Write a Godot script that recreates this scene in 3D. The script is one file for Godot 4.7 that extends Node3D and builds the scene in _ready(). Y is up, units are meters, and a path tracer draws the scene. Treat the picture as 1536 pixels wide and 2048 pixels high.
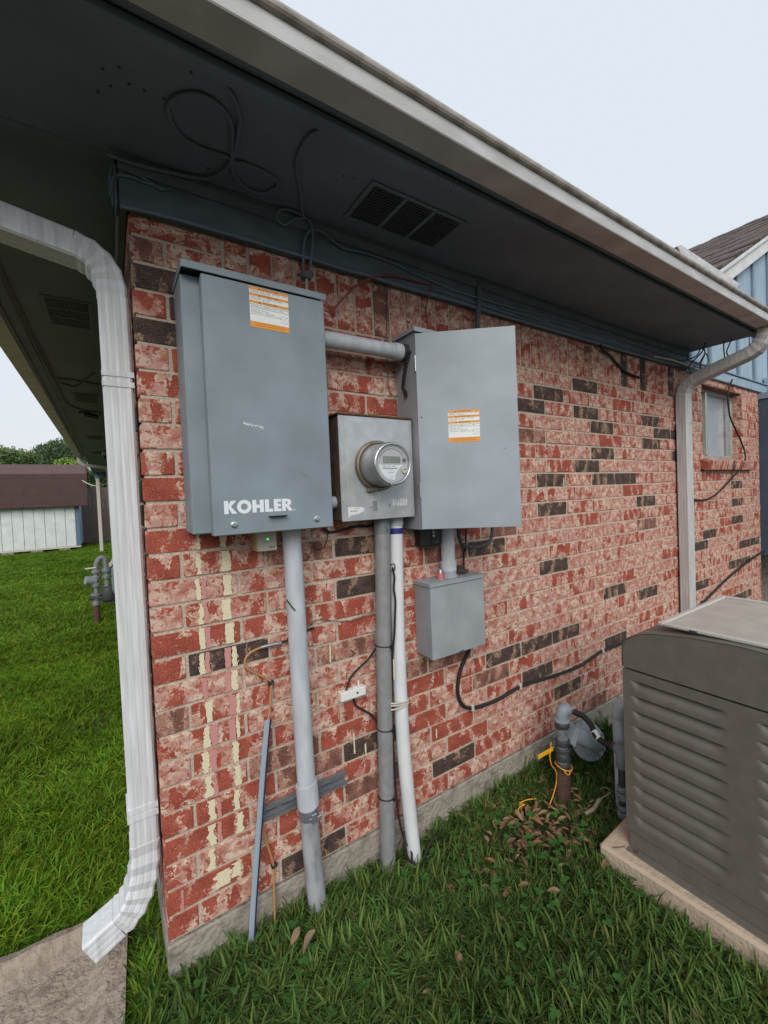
extends Node3D

const COURSE := 0.0794          # one brick course with its joint
const LONG := 0.2535            # one stretcher with its joint
const HEAD := 0.0892            # the header that starts every other course
const GROUND := -0.15
const WALL_END := 5.1
const CAM := Vector3(-0.0852, 1.3501, 1.5442)

var M := {}
var rng := RandomNumberGenerator.new()


# ---------------------------------------------------------------- mesh builder
class MB:
	var v := PackedVector3Array()
	var n := PackedVector3Array()
	var uv := PackedVector2Array()
	var col := PackedColorArray()
	var t := Transform3D()
	var tint := Color.WHITE
	var use_col := false

	func put(a: Vector3, na: Vector3, ua := Vector2.ZERO) -> void:
		v.push_back(t * a)
		n.push_back((t.basis * na).normalized())
		uv.push_back(ua)
		col.push_back(tint)

	func tri(a: Vector3, b: Vector3, c: Vector3, na: Vector3, nb: Vector3, nc: Vector3, ua := Vector2.ZERO, ub := Vector2.ZERO, uc := Vector2.ZERO) -> void:
		if (b - a).cross(c - a).dot(na + nb + nc) > 0.0:
			put(a, na, ua); put(c, nc, uc); put(b, nb, ub)
		else:
			put(a, na, ua); put(b, nb, ub); put(c, nc, uc)

	func flat(a: Vector3, b: Vector3, c: Vector3, out: Vector3) -> void:
		var m := (b - a).cross(c - a).normalized()
		if m.dot(out) < 0.0:
			m = -m
		tri(a, b, c, m, m, m)

	func quad(a: Vector3, b: Vector3, c: Vector3, d: Vector3, out: Vector3) -> void:
		var m := (c - a).cross(d - b)
		if m.length_squared() < 1e-16:
			m = (b - a).cross(c - a)
		m = m.normalized()
		if m.dot(out) < 0.0:
			m = -m
		tri(a, b, c, m, m, m, Vector2(0, 1), Vector2(1, 1), Vector2(1, 0))
		tri(a, c, d, m, m, m, Vector2(0, 1), Vector2(1, 0), Vector2(0, 0))

	func squad(a: Vector3, b: Vector3, c: Vector3, d: Vector3, na: Vector3, nb: Vector3, nc: Vector3, nd: Vector3) -> void:
		tri(a, b, c, na, nb, nc)
		tri(a, c, d, na, nc, nd)

	# a box from corner to corner with chamfered edges
	func box(lo: Vector3, hi: Vector3, bev := 0.0) -> void:
		var ce := (lo + hi) * 0.5
		var h := (hi - lo) * 0.5
		bev = minf(bev, minf(h.x, minf(h.y, h.z)) * 0.9)
		var P := func(s: Vector3, ax: int) -> Vector3:
			var e := h - Vector3(bev, bev, bev)
			e[ax] = h[ax]
			return ce + s * e
		for ax in 3:
			var b := (ax + 1) % 3
			var c := (ax + 2) % 3
			for sg in [-1.0, 1.0]:
				var q := []
				for k in [[-1.0, -1.0], [1.0, -1.0], [1.0, 1.0], [-1.0, 1.0]]:
					var s := Vector3()
					s[ax] = sg
					s[b] = k[0]
					s[c] = k[1]
					q.append(P.call(s, ax))
				var o := Vector3()
				o[ax] = sg
				quad(q[0], q[1], q[2], q[3], o)
		if bev <= 0.0:
			return
		for ax in 3:
			var b := (ax + 1) % 3
			var c := (ax + 2) % 3
			for sb in [-1.0, 1.0]:
				for sc in [-1.0, 1.0]:
					var s0 := Vector3()
					s0[b] = sb
					s0[c] = sc
					var s1 := s0
					s0[ax] = -1.0
					s1[ax] = 1.0
					var o := Vector3()
					o[b] = sb
					o[c] = sc
					quad(P.call(s0, b), P.call(s1, b), P.call(s1, c), P.call(s0, c), o)
		for sx in [-1.0, 1.0]:
			for sy in [-1.0, 1.0]:
				for sz in [-1.0, 1.0]:
					var s := Vector3(sx, sy, sz)
					flat(P.call(s, 0), P.call(s, 1), P.call(s, 2), s)

	# a round bar through points
	func tube(pts: PackedVector3Array, r: float, sides := 10, caps := true, radii := PackedFloat32Array()) -> void:
		var k := pts.size()
		if k < 2:
			return
		var up := Vector3.UP
		var t0 := (pts[1] - pts[0]).normalized()
		if absf(t0.dot(up)) > 0.9:
			up = Vector3.RIGHT
		var nx := t0.cross(up).normalized()
		var rings := []
		var norms := []
		for i in k:
			var tg := (pts[mini(i + 1, k - 1)] - pts[maxi(i - 1, 0)]).normalized()
			nx = (nx - tg * nx.dot(tg)).normalized()
			var ny := tg.cross(nx)
			var rr := radii[i] if radii.size() == k else r
			var ring := PackedVector3Array()
			var nn := PackedVector3Array()
			for s in sides:
				var a := TAU * s / sides
				var d := nx * cos(a) + ny * sin(a)
				ring.push_back(pts[i] + d * rr)
				nn.push_back(d)
			rings.append(ring)
			norms.append(nn)
		for i in k - 1:
			for s in sides:
				var s2 := (s + 1) % sides
				squad(rings[i][s], rings[i][s2], rings[i + 1][s2], rings[i + 1][s], norms[i][s], norms[i][s2], norms[i + 1][s2], norms[i + 1][s])
		if caps:
			var a0 := (pts[0] - pts[1]).normalized()
			var a1 := (pts[k - 1] - pts[k - 2]).normalized()
			for s in sides:
				var s2 := (s + 1) % sides
				tri(pts[0], rings[0][s], rings[0][s2], a0, a0, a0)
				tri(pts[k - 1], rings[k - 1][s], rings[k - 1][s2], a1, a1, a1)

	# a turned shape: profile of (radius, height) about the local y axis of xf
	func lathe(prof: PackedVector2Array, segs: int, xf: Transform3D, smooth := false) -> void:
		var old := t
		t = t * xf
		for i in prof.size() - 1:
			var p := prof[i]
			var q := prof[i + 1]
			var nn := Vector2(q.y - p.y, p.x - q.x).normalized()
			var n0 := nn
			var n1 := nn
			if smooth:
				if i > 0:
					n0 = (nn + Vector2(p.y - prof[i - 1].y, prof[i - 1].x - p.x).normalized()).normalized()
				if i < prof.size() - 2:
					n1 = (nn + Vector2(prof[i + 2].y - q.y, q.x - prof[i + 2].x).normalized()).normalized()
			for s in segs:
				var a := TAU * s / segs
				var b := TAU * (s + 1) / segs
				var A := Vector3(cos(a), 0, sin(a))
				var B := Vector3(cos(b), 0, sin(b))
				var U := Vector3.UP
				if p.x < 1e-6:
					tri(U * p.y, A * q.x + U * q.y, B * q.x + U * q.y, A * n0.x + U * n0.y, A * n1.x + U * n1.y, B * n1.x + U * n1.y)
				elif q.x < 1e-6:
					tri(A * p.x + U * p.y, B * p.x + U * p.y, U * q.y, A * n0.x + U * n0.y, B * n0.x + U * n0.y, A * n1.x + U * n1.y)
				else:
					squad(A * p.x + U * p.y, B * p.x + U * p.y, B * q.x + U * q.y, A * q.x + U * q.y, A * n0.x + U * n0.y, B * n0.x + U * n0.y, B * n1.x + U * n1.y, A * n1.x + U * n1.y)
		t = old

	# a polygon in xy pushed from z0 to z1
	func prism(poly: PackedVector2Array, z0: float, z1: float) -> void:
		var idx := Geometry2D.triangulate_polygon(poly)
		for i in range(0, idx.size(), 3):
			for z in [z0, z1]:
				var o := Vector3(0, 0, 1 if z == maxf(z0, z1) else -1)
				flat(Vector3(poly[idx[i]].x, poly[idx[i]].y, z), Vector3(poly[idx[i + 1]].x, poly[idx[i + 1]].y, z), Vector3(poly[idx[i + 2]].x, poly[idx[i + 2]].y, z), o)
		var cw := Geometry2D.is_polygon_clockwise(poly)
		for i in poly.size():
			var a := poly[i]
			var b := poly[(i + 1) % poly.size()]
			var d := (b - a).normalized()
			var o := Vector3(d.y, -d.x, 0) * (-1.0 if cw else 1.0)
			quad(Vector3(a.x, a.y, z0), Vector3(b.x, b.y, z0), Vector3(b.x, b.y, z1), Vector3(a.x, a.y, z1), o)

	# a closed section (x along side, y along side x tangent) swept on a path that stays square to side
	func sweep(sec: PackedVector2Array, path: PackedVector3Array, side: Vector3, scales := PackedFloat32Array(), caps := true) -> void:
		var rings := []
		var k := path.size()
		for i in k:
			var tg := (path[mini(i + 1, k - 1)] - path[maxi(i - 1, 0)]).normalized()
			var nr := side.cross(tg).normalized()
			var sc := scales[i] if scales.size() == k else 1.0
			var ring := PackedVector3Array()
			for p in sec:
				ring.push_back(path[i] + side * (p.x * sc) + nr * (p.y * sc))
			rings.append(ring)
		for i in k - 1:
			var mid := (path[i] + path[i + 1]) * 0.5
			for s in sec.size():
				var s2 := (s + 1) % sec.size()
				var fc: Vector3 = (rings[i][s] + rings[i][s2] + rings[i + 1][s] + rings[i + 1][s2]) * 0.25
				quad(rings[i][s], rings[i][s2], rings[i + 1][s2], rings[i + 1][s], fc - mid)
		if caps:
			var idx := Geometry2D.triangulate_polygon(sec)
			for i in range(0, idx.size(), 3):
				flat(rings[0][idx[i]], rings[0][idx[i + 1]], rings[0][idx[i + 2]], path[0] - path[1])
				flat(rings[k - 1][idx[i]], rings[k - 1][idx[i + 1]], rings[k - 1][idx[i + 2]], path[k - 1] - path[k - 2])

	func mesh() -> ArrayMesh:
		var a := []
		a.resize(Mesh.ARRAY_MAX)
		a[Mesh.ARRAY_VERTEX] = v
		a[Mesh.ARRAY_NORMAL] = n
		a[Mesh.ARRAY_TEX_UV] = uv
		if use_col:
			a[Mesh.ARRAY_COLOR] = col
		var am := ArrayMesh.new()
		am.add_surface_from_arrays(Mesh.PRIMITIVE_TRIANGLES, a)
		return am


# ---------------------------------------------------------------- nodes
func put_mesh(called: String, m: Mesh, mat: Material, parent: Node = null) -> MeshInstance3D:
	var o := MeshInstance3D.new()
	o.name = called
	o.mesh = m
	o.material_override = mat
	(self if parent == null else parent).add_child(o, true)
	return o


func obj(called: String, b: MB, mat: Material, parent: Node = null) -> MeshInstance3D:
	return put_mesh(called, b.mesh(), mat, parent)


func thing(called: String, label: String, category: String, at := Vector3.ZERO, group := "") -> Node3D:
	var o := Node3D.new()
	o.name = called
	add_child(o, true)
	o.position = at
	return tag(o, label, category, group)


func tag(o: Node3D, label: String, category: String, group := "") -> Node3D:
	o.set_meta("label", label)
	o.set_meta("category", category)
	if group:
		o.set_meta("group", group)
	return o


func kind(o: Node, k: String) -> Node:
	o.set_meta("kind", k)
	return o


func bx(lo: Vector3, hi: Vector3, bev := 0.0) -> MB:
	var b := MB.new()
	b.box(lo, hi, bev)
	return b


func P(list: Array) -> PackedVector3Array:
	var r := PackedVector3Array()
	for i in range(0, list.size(), 3):
		r.push_back(Vector3(list[i], list[i + 1], list[i + 2]))
	return r


func P2(list: Array) -> PackedVector2Array:
	var r := PackedVector2Array()
	for i in range(0, list.size(), 2):
		r.push_back(Vector2(list[i], list[i + 1]))
	return r


# rounds a polyline with a Catmull-Rom curve
func smooth(p: PackedVector3Array, steps := 5) -> PackedVector3Array:
	var r := PackedVector3Array()
	var k := p.size()
	for i in k - 1:
		for s in steps:
			r.push_back(p[i].cubic_interpolate(p[i + 1], p[maxi(i - 1, 0)], p[mini(i + 2, k - 1)], float(s) / steps))
	r.push_back(p[k - 1])
	return r


func rod(a: Vector3, b: Vector3, r: float, sides := 16) -> MB:
	var m := MB.new()
	m.tube(PackedVector3Array([a, b]), r, sides)
	return m


func wire(pts: Array, r: float, steps := 5, sides := 7) -> MB:
	var m := MB.new()
	m.tube(smooth(P(pts), steps), r, sides)
	return m


func axis_xf(at: Vector3, up: Vector3) -> Transform3D:
	up = up.normalized()
	var x := up.cross(Vector3(0.31, 0.12, 0.94)).normalized()
	return Transform3D(Basis(x, up, x.cross(up)), at)


# ---------------------------------------------------------------- materials
func noise_tex(seed_: int, freq: float, lo: float, hi: float, oct := 4, size := 512, warm := 0.0, normal := false, bump := 4.0, mid := -1.0) -> NoiseTexture2D:
	var f := FastNoiseLite.new()
	f.seed = seed_
	f.noise_type = FastNoiseLite.TYPE_SIMPLEX_SMOOTH
	f.frequency = freq
	f.fractal_octaves = oct
	var t := NoiseTexture2D.new()
	t.width = size
	t.height = size
	t.seamless = true
	t.noise = f
	if normal:
		t.as_normal_map = true
		t.bump_strength = bump
	else:
		var g := Gradient.new()
		g.set_color(0, Color(lo, lo * (1.0 - warm), lo * (1.0 - 2.0 * warm)))
		g.set_color(1, Color(hi, hi, hi))
		if mid >= 0.0:
			g.add_point(mid, Color(hi * 0.97, hi * 0.97, hi * 0.97))
		t.color_ramp = g
	return t


func mat(key: String, c: Color, rough := 0.6, metal := 0.0, tex: Texture2D = null, scale := Vector3.ONE, nrm: Texture2D = null, nscale := 0.5) -> StandardMaterial3D:
	var m := StandardMaterial3D.new()
	m.resource_name = key
	m.albedo_color = c
	m.roughness = rough
	m.metallic = metal
	if tex or nrm:
		m.uv1_triplanar = true
		m.uv1_world_triplanar = true
		m.uv1_scale = scale
	if tex:
		m.albedo_texture = tex
	if nrm:
		m.normal_enabled = true
		m.normal_texture = nrm
		m.normal_scale = nscale
	M[key] = m
	return m


func rgb(r: int, g: int, b: int) -> Color:
	return Color(r / 255.0, g / 255.0, b / 255.0)


func make_materials() -> void:
	var grime := noise_tex(11, 0.006, 0.88, 1.0, 5)
	var speck := noise_tex(12, 0.06, 0.82, 1.0, 3, 512, 0.02)
	var stain := noise_tex(13, 0.01, 0.70, 1.0, 6, 512, 0.02, false, 4, 0.56)
	var faint := noise_tex(18, 0.008, 0.90, 1.0, 4)
	var streak := noise_tex(14, 0.012, 0.84, 1.0, 4, 512, 0.01)
	var fine_n := noise_tex(15, 0.08, 0, 1, 4, 512, 0, true, 3.0)
	var rough_n := noise_tex(16, 0.03, 0, 1, 5, 512, 0, true, 7.0)
	var wavy_n := noise_tex(17, 0.004, 0, 1, 2, 512, 0, true, 6.0)
	mat("mortar", rgb(206, 192, 176), 0.95, 0, speck, Vector3.ONE * 3.0, rough_n, 0.7)
	mat("concrete", rgb(160, 153, 141), 0.95, 0, stain, Vector3.ONE * 2.2, rough_n, 0.8)
	mat("pad", rgb(196, 176, 154), 0.95, 0, grime, Vector3.ONE * 2.6, rough_n, 0.5)
	mat("splash", rgb(164, 150, 136), 0.97, 0, stain, Vector3.ONE * 3.4, rough_n, 1.3)
	mat("soffit", rgb(118, 133, 150), 0.75, 0, grime, Vector3.ONE * 0.9, fine_n, 0.12)
	mat("frieze", rgb(104, 116, 128), 0.75, 0, streak, Vector3(0.9, 2.0, 0.9), fine_n, 0.15)
	mat("blue_siding", rgb(156, 178, 196), 0.7, 0, faint, Vector3(1.6, 0.5, 1.6), fine_n, 0.2)
	mat("blue_trim", rgb(128, 150, 170), 0.7, 0, grime, Vector3.ONE, fine_n, 0.2)
	mat("bay_blue", rgb(72, 88, 106), 0.75, 0, grime, Vector3.ONE, fine_n, 0.2)
	mat("gutter", rgb(210, 210, 212), 0.5, 0, streak, Vector3(0.7, 2.5, 0.7))
	mat("gutter_under", rgb(164, 152, 136), 0.65, 0, grime, Vector3.ONE * 0.8)
	mat("gutter_lip", rgb(176, 168, 162), 0.7, 0, stain, Vector3.ONE * 3.1)
	mat("spout", rgb(226, 229, 233), 0.5, 0, streak, Vector3(9.0, 0.5, 9.0))
	mat("spout_dirty", rgb(204, 205, 206), 0.6, 0, streak, Vector3(8.0, 0.6, 8.0))
	mat("switch_grey", rgb(136, 150, 158), 0.5, 0.0, grime, Vector3.ONE * 1.3, wavy_n, 0.02)
	mat("panel_grey", rgb(166, 176, 184), 0.45, 0.0, grime, Vector3.ONE * 1.6, wavy_n, 0.03)
	mat("box_grey", rgb(158, 163, 168), 0.5, 0.0, grime, Vector3.ONE * 1.5)
	mat("galvanised", rgb(192, 196, 200), 0.38, 0.4, grime, Vector3.ONE * 4.0, wavy_n, 0.05)
	mat("meter_case", rgb(176, 178, 178), 0.4, 0.55, grime, Vector3.ONE * 3.0)
	mat("old_ring", rgb(140, 130, 116), 0.5, 0.6, stain, Vector3.ONE * 5.0)
	mat("rust", rgb(112, 74, 52), 0.85, 0.1, stain, Vector3.ONE * 5.0, rough_n, 0.4)
	mat("pan_side", rgb(112, 98, 84), 0.7, 0.2, stain, Vector3.ONE * 3.0)
	mat("bright_metal", rgb(190, 192, 195), 0.3, 0.85)
	mat("pvc_grey", rgb(200, 206, 214), 0.5, 0, streak, Vector3(3.0, 0.8, 3.0))
	mat("pvc_dusty", rgb(168, 171, 176), 0.65, 0, stain, Vector3(3.0, 1.2, 3.0))
	mat("pvc_white", rgb(222, 223, 226), 0.45, 0, faint, Vector3(2, 1, 2))
	mat("old_conduit", rgb(152, 154, 156), 0.7, 0.15, streak, Vector3(4.5, 2.5, 4.5), fine_n, 0.3)
	mat("blue_tape", rgb(38, 48, 120), 0.5)
	mat("black_plastic", rgb(26, 26, 29), 0.45)
	mat("black_rubber", rgb(34, 31, 31), 0.7)
	mat("dark_connector", rgb(62, 66, 72), 0.5, 0.2)
	mat("cream_cover", rgb(205, 178, 122), 0.6, 0, grime, Vector3.ONE * 4)
	mat("ivory_cover", rgb(205, 200, 186), 0.55, 0, grime, Vector3.ONE * 4)
	mat("white_plastic", rgb(226, 224, 220), 0.45)
	mat("white_print", rgb(224, 230, 236), 0.55)
	mat("label_white", rgb(242, 245, 248), 0.6, 0, speck, Vector3.ONE * 9)
	mat("label_grey", rgb(132, 134, 136), 0.7)
	mat("black_print", rgb(30, 30, 32), 0.7)
	mat("tan_cable", rgb(176, 128, 84), 0.6)
	mat("red_wire", rgb(132, 70, 58), 0.6)
	mat("grey_wire", rgb(112, 108, 106), 0.6)
	mat("dark_wire", rgb(62, 66, 70), 0.7)
	mat("raceway", rgb(150, 164, 178), 0.5)
	mat("raceway_edge", rgb(36, 42, 62), 0.5)
	mat("strut", rgb(158, 161, 168), 0.35, 0.6, grime, Vector3.ONE * 4)
	mat("iron_grey", rgb(134, 142, 147), 0.55, 0.1, stain, Vector3.ONE * 5, rough_n, 0.3)
	mat("regulator", rgb(150, 160, 168), 0.5, 0.0, grime, Vector3.ONE * 4)
	mat("iron_dark", rgb(78, 80, 84), 0.6, 0.3, stain, Vector3.ONE * 6, rough_n, 0.4)
	mat("iron_rust", rgb(96, 70, 60), 0.8, 0.1, stain, Vector3.ONE * 7, rough_n, 0.5)
	mat("yellow_plastic", rgb(226, 170, 34), 0.5)
	mat("yellow_cord", rgb(226, 160, 30), 0.5)
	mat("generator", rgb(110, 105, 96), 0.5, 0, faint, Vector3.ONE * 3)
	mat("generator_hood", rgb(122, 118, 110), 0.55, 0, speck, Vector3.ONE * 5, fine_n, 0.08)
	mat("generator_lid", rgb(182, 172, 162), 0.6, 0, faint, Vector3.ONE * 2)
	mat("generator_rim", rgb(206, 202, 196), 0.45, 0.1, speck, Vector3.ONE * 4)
	mat("dark_gap", rgb(14, 14, 14), 0.9)
	mat("red_cap", rgb(176, 92, 96), 0.5)
	mat("rag", rgb(66, 58, 54), 0.95)
	mat("window_frame", rgb(186, 188, 184), 0.45, 0.3, grime, Vector3.ONE * 3)
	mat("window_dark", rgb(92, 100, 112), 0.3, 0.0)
	mat("curtain", rgb(184, 194, 200), 0.9)
	mat("lintel", rgb(150, 92, 78), 0.9, 0, speck, Vector3.ONE * 4)
	mat("shingle", rgb(104, 90, 84), 0.95, 0, stain, Vector3.ONE * 3, rough_n, 0.8)
	mat("shingle_dark", rgb(70, 58, 54), 0.95, 0, stain, Vector3.ONE * 3, rough_n, 0.8)
	mat("shed_roof", rgb(98, 76, 73), 0.95, 0, faint, Vector3.ONE * 0.7, rough_n, 0.5)
	mat("shed_roof_low", rgb(74, 54, 52), 0.95, 0, faint, Vector3.ONE * 0.7, rough_n, 0.5)
	mat("shed_wall", rgb(224, 230, 228), 0.7, 0, faint, Vector3.ONE * 0.6)
	mat("shed_trim", rgb(92, 116, 138), 0.7)
	mat("white_trim", rgb(222, 224, 224), 0.6, 0, grime, Vector3.ONE)
	mat("fence_wood", rgb(126, 112, 104), 0.9, 0, streak, Vector3(3, 0.4, 3))
	mat("post_paint", rgb(198, 194, 184), 0.7)
	mat("bark", rgb(84, 70, 58), 0.95)
	mat("paint_cream", rgb(240, 231, 198), 0.75, 0, speck, Vector3.ONE * 8)
	mat("paint_pink", rgb(216, 154, 148), 0.75, 0, speck, Vector3.ONE * 8)
	mat("soil", rgb(72, 60, 44), 0.98, 0, stain, Vector3.ONE * 1.5, rough_n, 1.0)
	mat("twig", rgb(150, 138, 118), 0.9)
	var lit := mat("green_led", rgb(60, 220, 70), 0.4)
	lit.emission_enabled = true
	lit.emission = rgb(60, 235, 70)
	lit.emission_energy_multiplier = 1.2
	var pane := mat("pane", Color(0.8, 0.85, 0.88, 0.12), 0.03)
	pane.transparency = BaseMaterial3D.TRANSPARENCY_ALPHA
	var grass := mat("blade", Color.WHITE, 0.75)
	grass.metallic_specular = 0.25
	grass.vertex_color_use_as_albedo = true
	grass.backlight_enabled = true
	grass.backlight = Color(0.10, 0.16, 0.04)
	var leafm := mat("tree_leaf", Color.WHITE, 0.6)
	leafm.vertex_color_use_as_albedo = true
	leafm.backlight_enabled = true
	leafm.backlight = Color(0.16, 0.22, 0.05)
	var lf := mat("dry_leaf", rgb(158, 134, 108), 0.9, 0, speck, Vector3.ONE * 12)
	lf.vertex_color_use_as_albedo = true


# ---------------------------------------------------------------- camera, sky, sun
func _ready() -> void:
	rng.seed = 7
	var cam := Camera3D.new()
	cam.name = "camera"
	cam.projection = Camera3D.PROJECTION_FRUSTUM
	cam.near = 0.05
	cam.far = 400.0
	cam.size = 0.05 * 2048.0 / 873.34
	cam.frustum_offset = Vector2(-0.09883, -0.01947) * 0.05
	cam.position = CAM
	cam.rotation = Vector3(deg_to_rad(-1.485), deg_to_rad(-36.073), deg_to_rad(-2.234))
	add_child(cam)
	var sky_m := ProceduralSkyMaterial.new()
	sky_m.sky_top_color = Color(0.708, 0.741, 0.774)
	sky_m.sky_horizon_color = Color(0.738, 0.749, 0.761)
	sky_m.sky_curve = 0.16
	sky_m.ground_bottom_color = Color(0.25, 0.27, 0.22)
	sky_m.ground_horizon_color = Color(0.5, 0.52, 0.5)
	sky_m.sky_energy_multiplier = 1.0
	var sky := Sky.new()
	sky.sky_material = sky_m
	var env := Environment.new()
	env.background_mode = Environment.BG_SKY
	env.sky = sky
	env.tonemap_mode = Environment.TONE_MAPPER_LINEAR
	env.tonemap_exposure = 1.6
	env.sdfgi_enabled = true
	env.ssao_enabled = true
	env.ssil_enabled = true
	var we := WorldEnvironment.new()
	we.name = "world"
	we.environment = env
	add_child(we)
	var sun := DirectionalLight3D.new()
	sun.name = "overcast_sun"
	sun.light_energy = 0.42
	sun.light_color = Color(1.0, 0.975, 0.94)
	sun.light_angular_distance = 40.0
	sun.shadow_enabled = true
	sun.sky_mode = DirectionalLight3D.SKY_MODE_LIGHT_ONLY
	add_child(sun)
	sun.look_at_from_position(Vector3(-2.6, 4.1, 5.2), Vector3.ZERO)

	make_materials()
	ground()
	house()
	right_wing()
	gutters()
	downspouts()
	transfer_switch()
	meter()
	breaker_panel()
	disconnect_box()
	pipes()
	small_fittings()
	cables()
	soffit_wires()
	generator()
	gas_riser()
	left_yard()
	grasses()
	litter()


# ---------------------------------------------------------------- ground
func ground() -> void:
	var b := MB.new()
	var xs := [-200.0, -60.0, -20.0, -8.0, -4.0, -2.0, -1.2, -0.8, -0.4, 0.0, 0.4, 0.8, 1.2, 1.6, 2.0, 3.0, 6.0, 20.0, 60.0, 200.0]
	var zs := [-300.0, -80.0, -40.0, -20.0, -10.0, -5.0, -2.5, -1.2, -0.6, -0.2, 0.2, 0.5, 0.8, 1.1, 1.5, 3.0, 8.0, 40.0, 150.0]
	for i in xs.size() - 1:
		for j in zs.size() - 1:
			b.quad(lie(xs[i], zs[j]), lie(xs[i + 1], zs[j]), lie(xs[i + 1], zs[j + 1]), lie(xs[i], zs[j + 1]), Vector3.UP)
	kind(obj("ground", b, M.soil), "structure")


func lie(x: float, z: float) -> Vector3:
	var y := GROUND
	if absf(x) < 3.5 and absf(z) < 3.0:
		y += 0.012 * sin(x * 5.3 + z * 3.1) + 0.008 * sin(z * 9.0 - x * 2.0)
	return Vector3(x, y, z)


# ---------------------------------------------------------------- bricks
var cell_w := 240
var cell_h := 80
var atlas_cols := 8
var atlas_rows := 13
# which atlas rows serve which kind of brick
var rows_of := {"typical": [0, 1, 2, 3], "washed": [4, 5, 6], "red": [7, 8], "dark": [9, 10], "brown": [11], "pink": [12]}


func fnl(seed_: int, fx: float, warp := 0.0, oct := 3) -> FastNoiseLite:
	var f := FastNoiseLite.new()
	f.seed = seed_
	f.noise_type = FastNoiseLite.TYPE_SIMPLEX_SMOOTH
	f.frequency = fx
	f.fractal_octaves = oct
	if warp > 0.0:
		f.domain_warp_enabled = true
		f.domain_warp_type = FastNoiseLite.DOMAIN_WARP_SIMPLEX
		f.domain_warp_amplitude = warp
		f.domain_warp_frequency = fx * 0.9
		f.domain_warp_fractal_type = FastNoiseLite.DOMAIN_WARP_FRACTAL_PROGRESSIVE
		f.domain_warp_fractal_octaves = 2
	return f


func gray(f: FastNoiseLite, w: int, h: int, stretch := 1) -> PackedByteArray:
	var im := f.get_image(w, h / stretch, false, false, true)
	if stretch > 1:
		im.resize(w, h, Image.INTERPOLATE_BILINEAR)
	return im.get_data()


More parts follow.
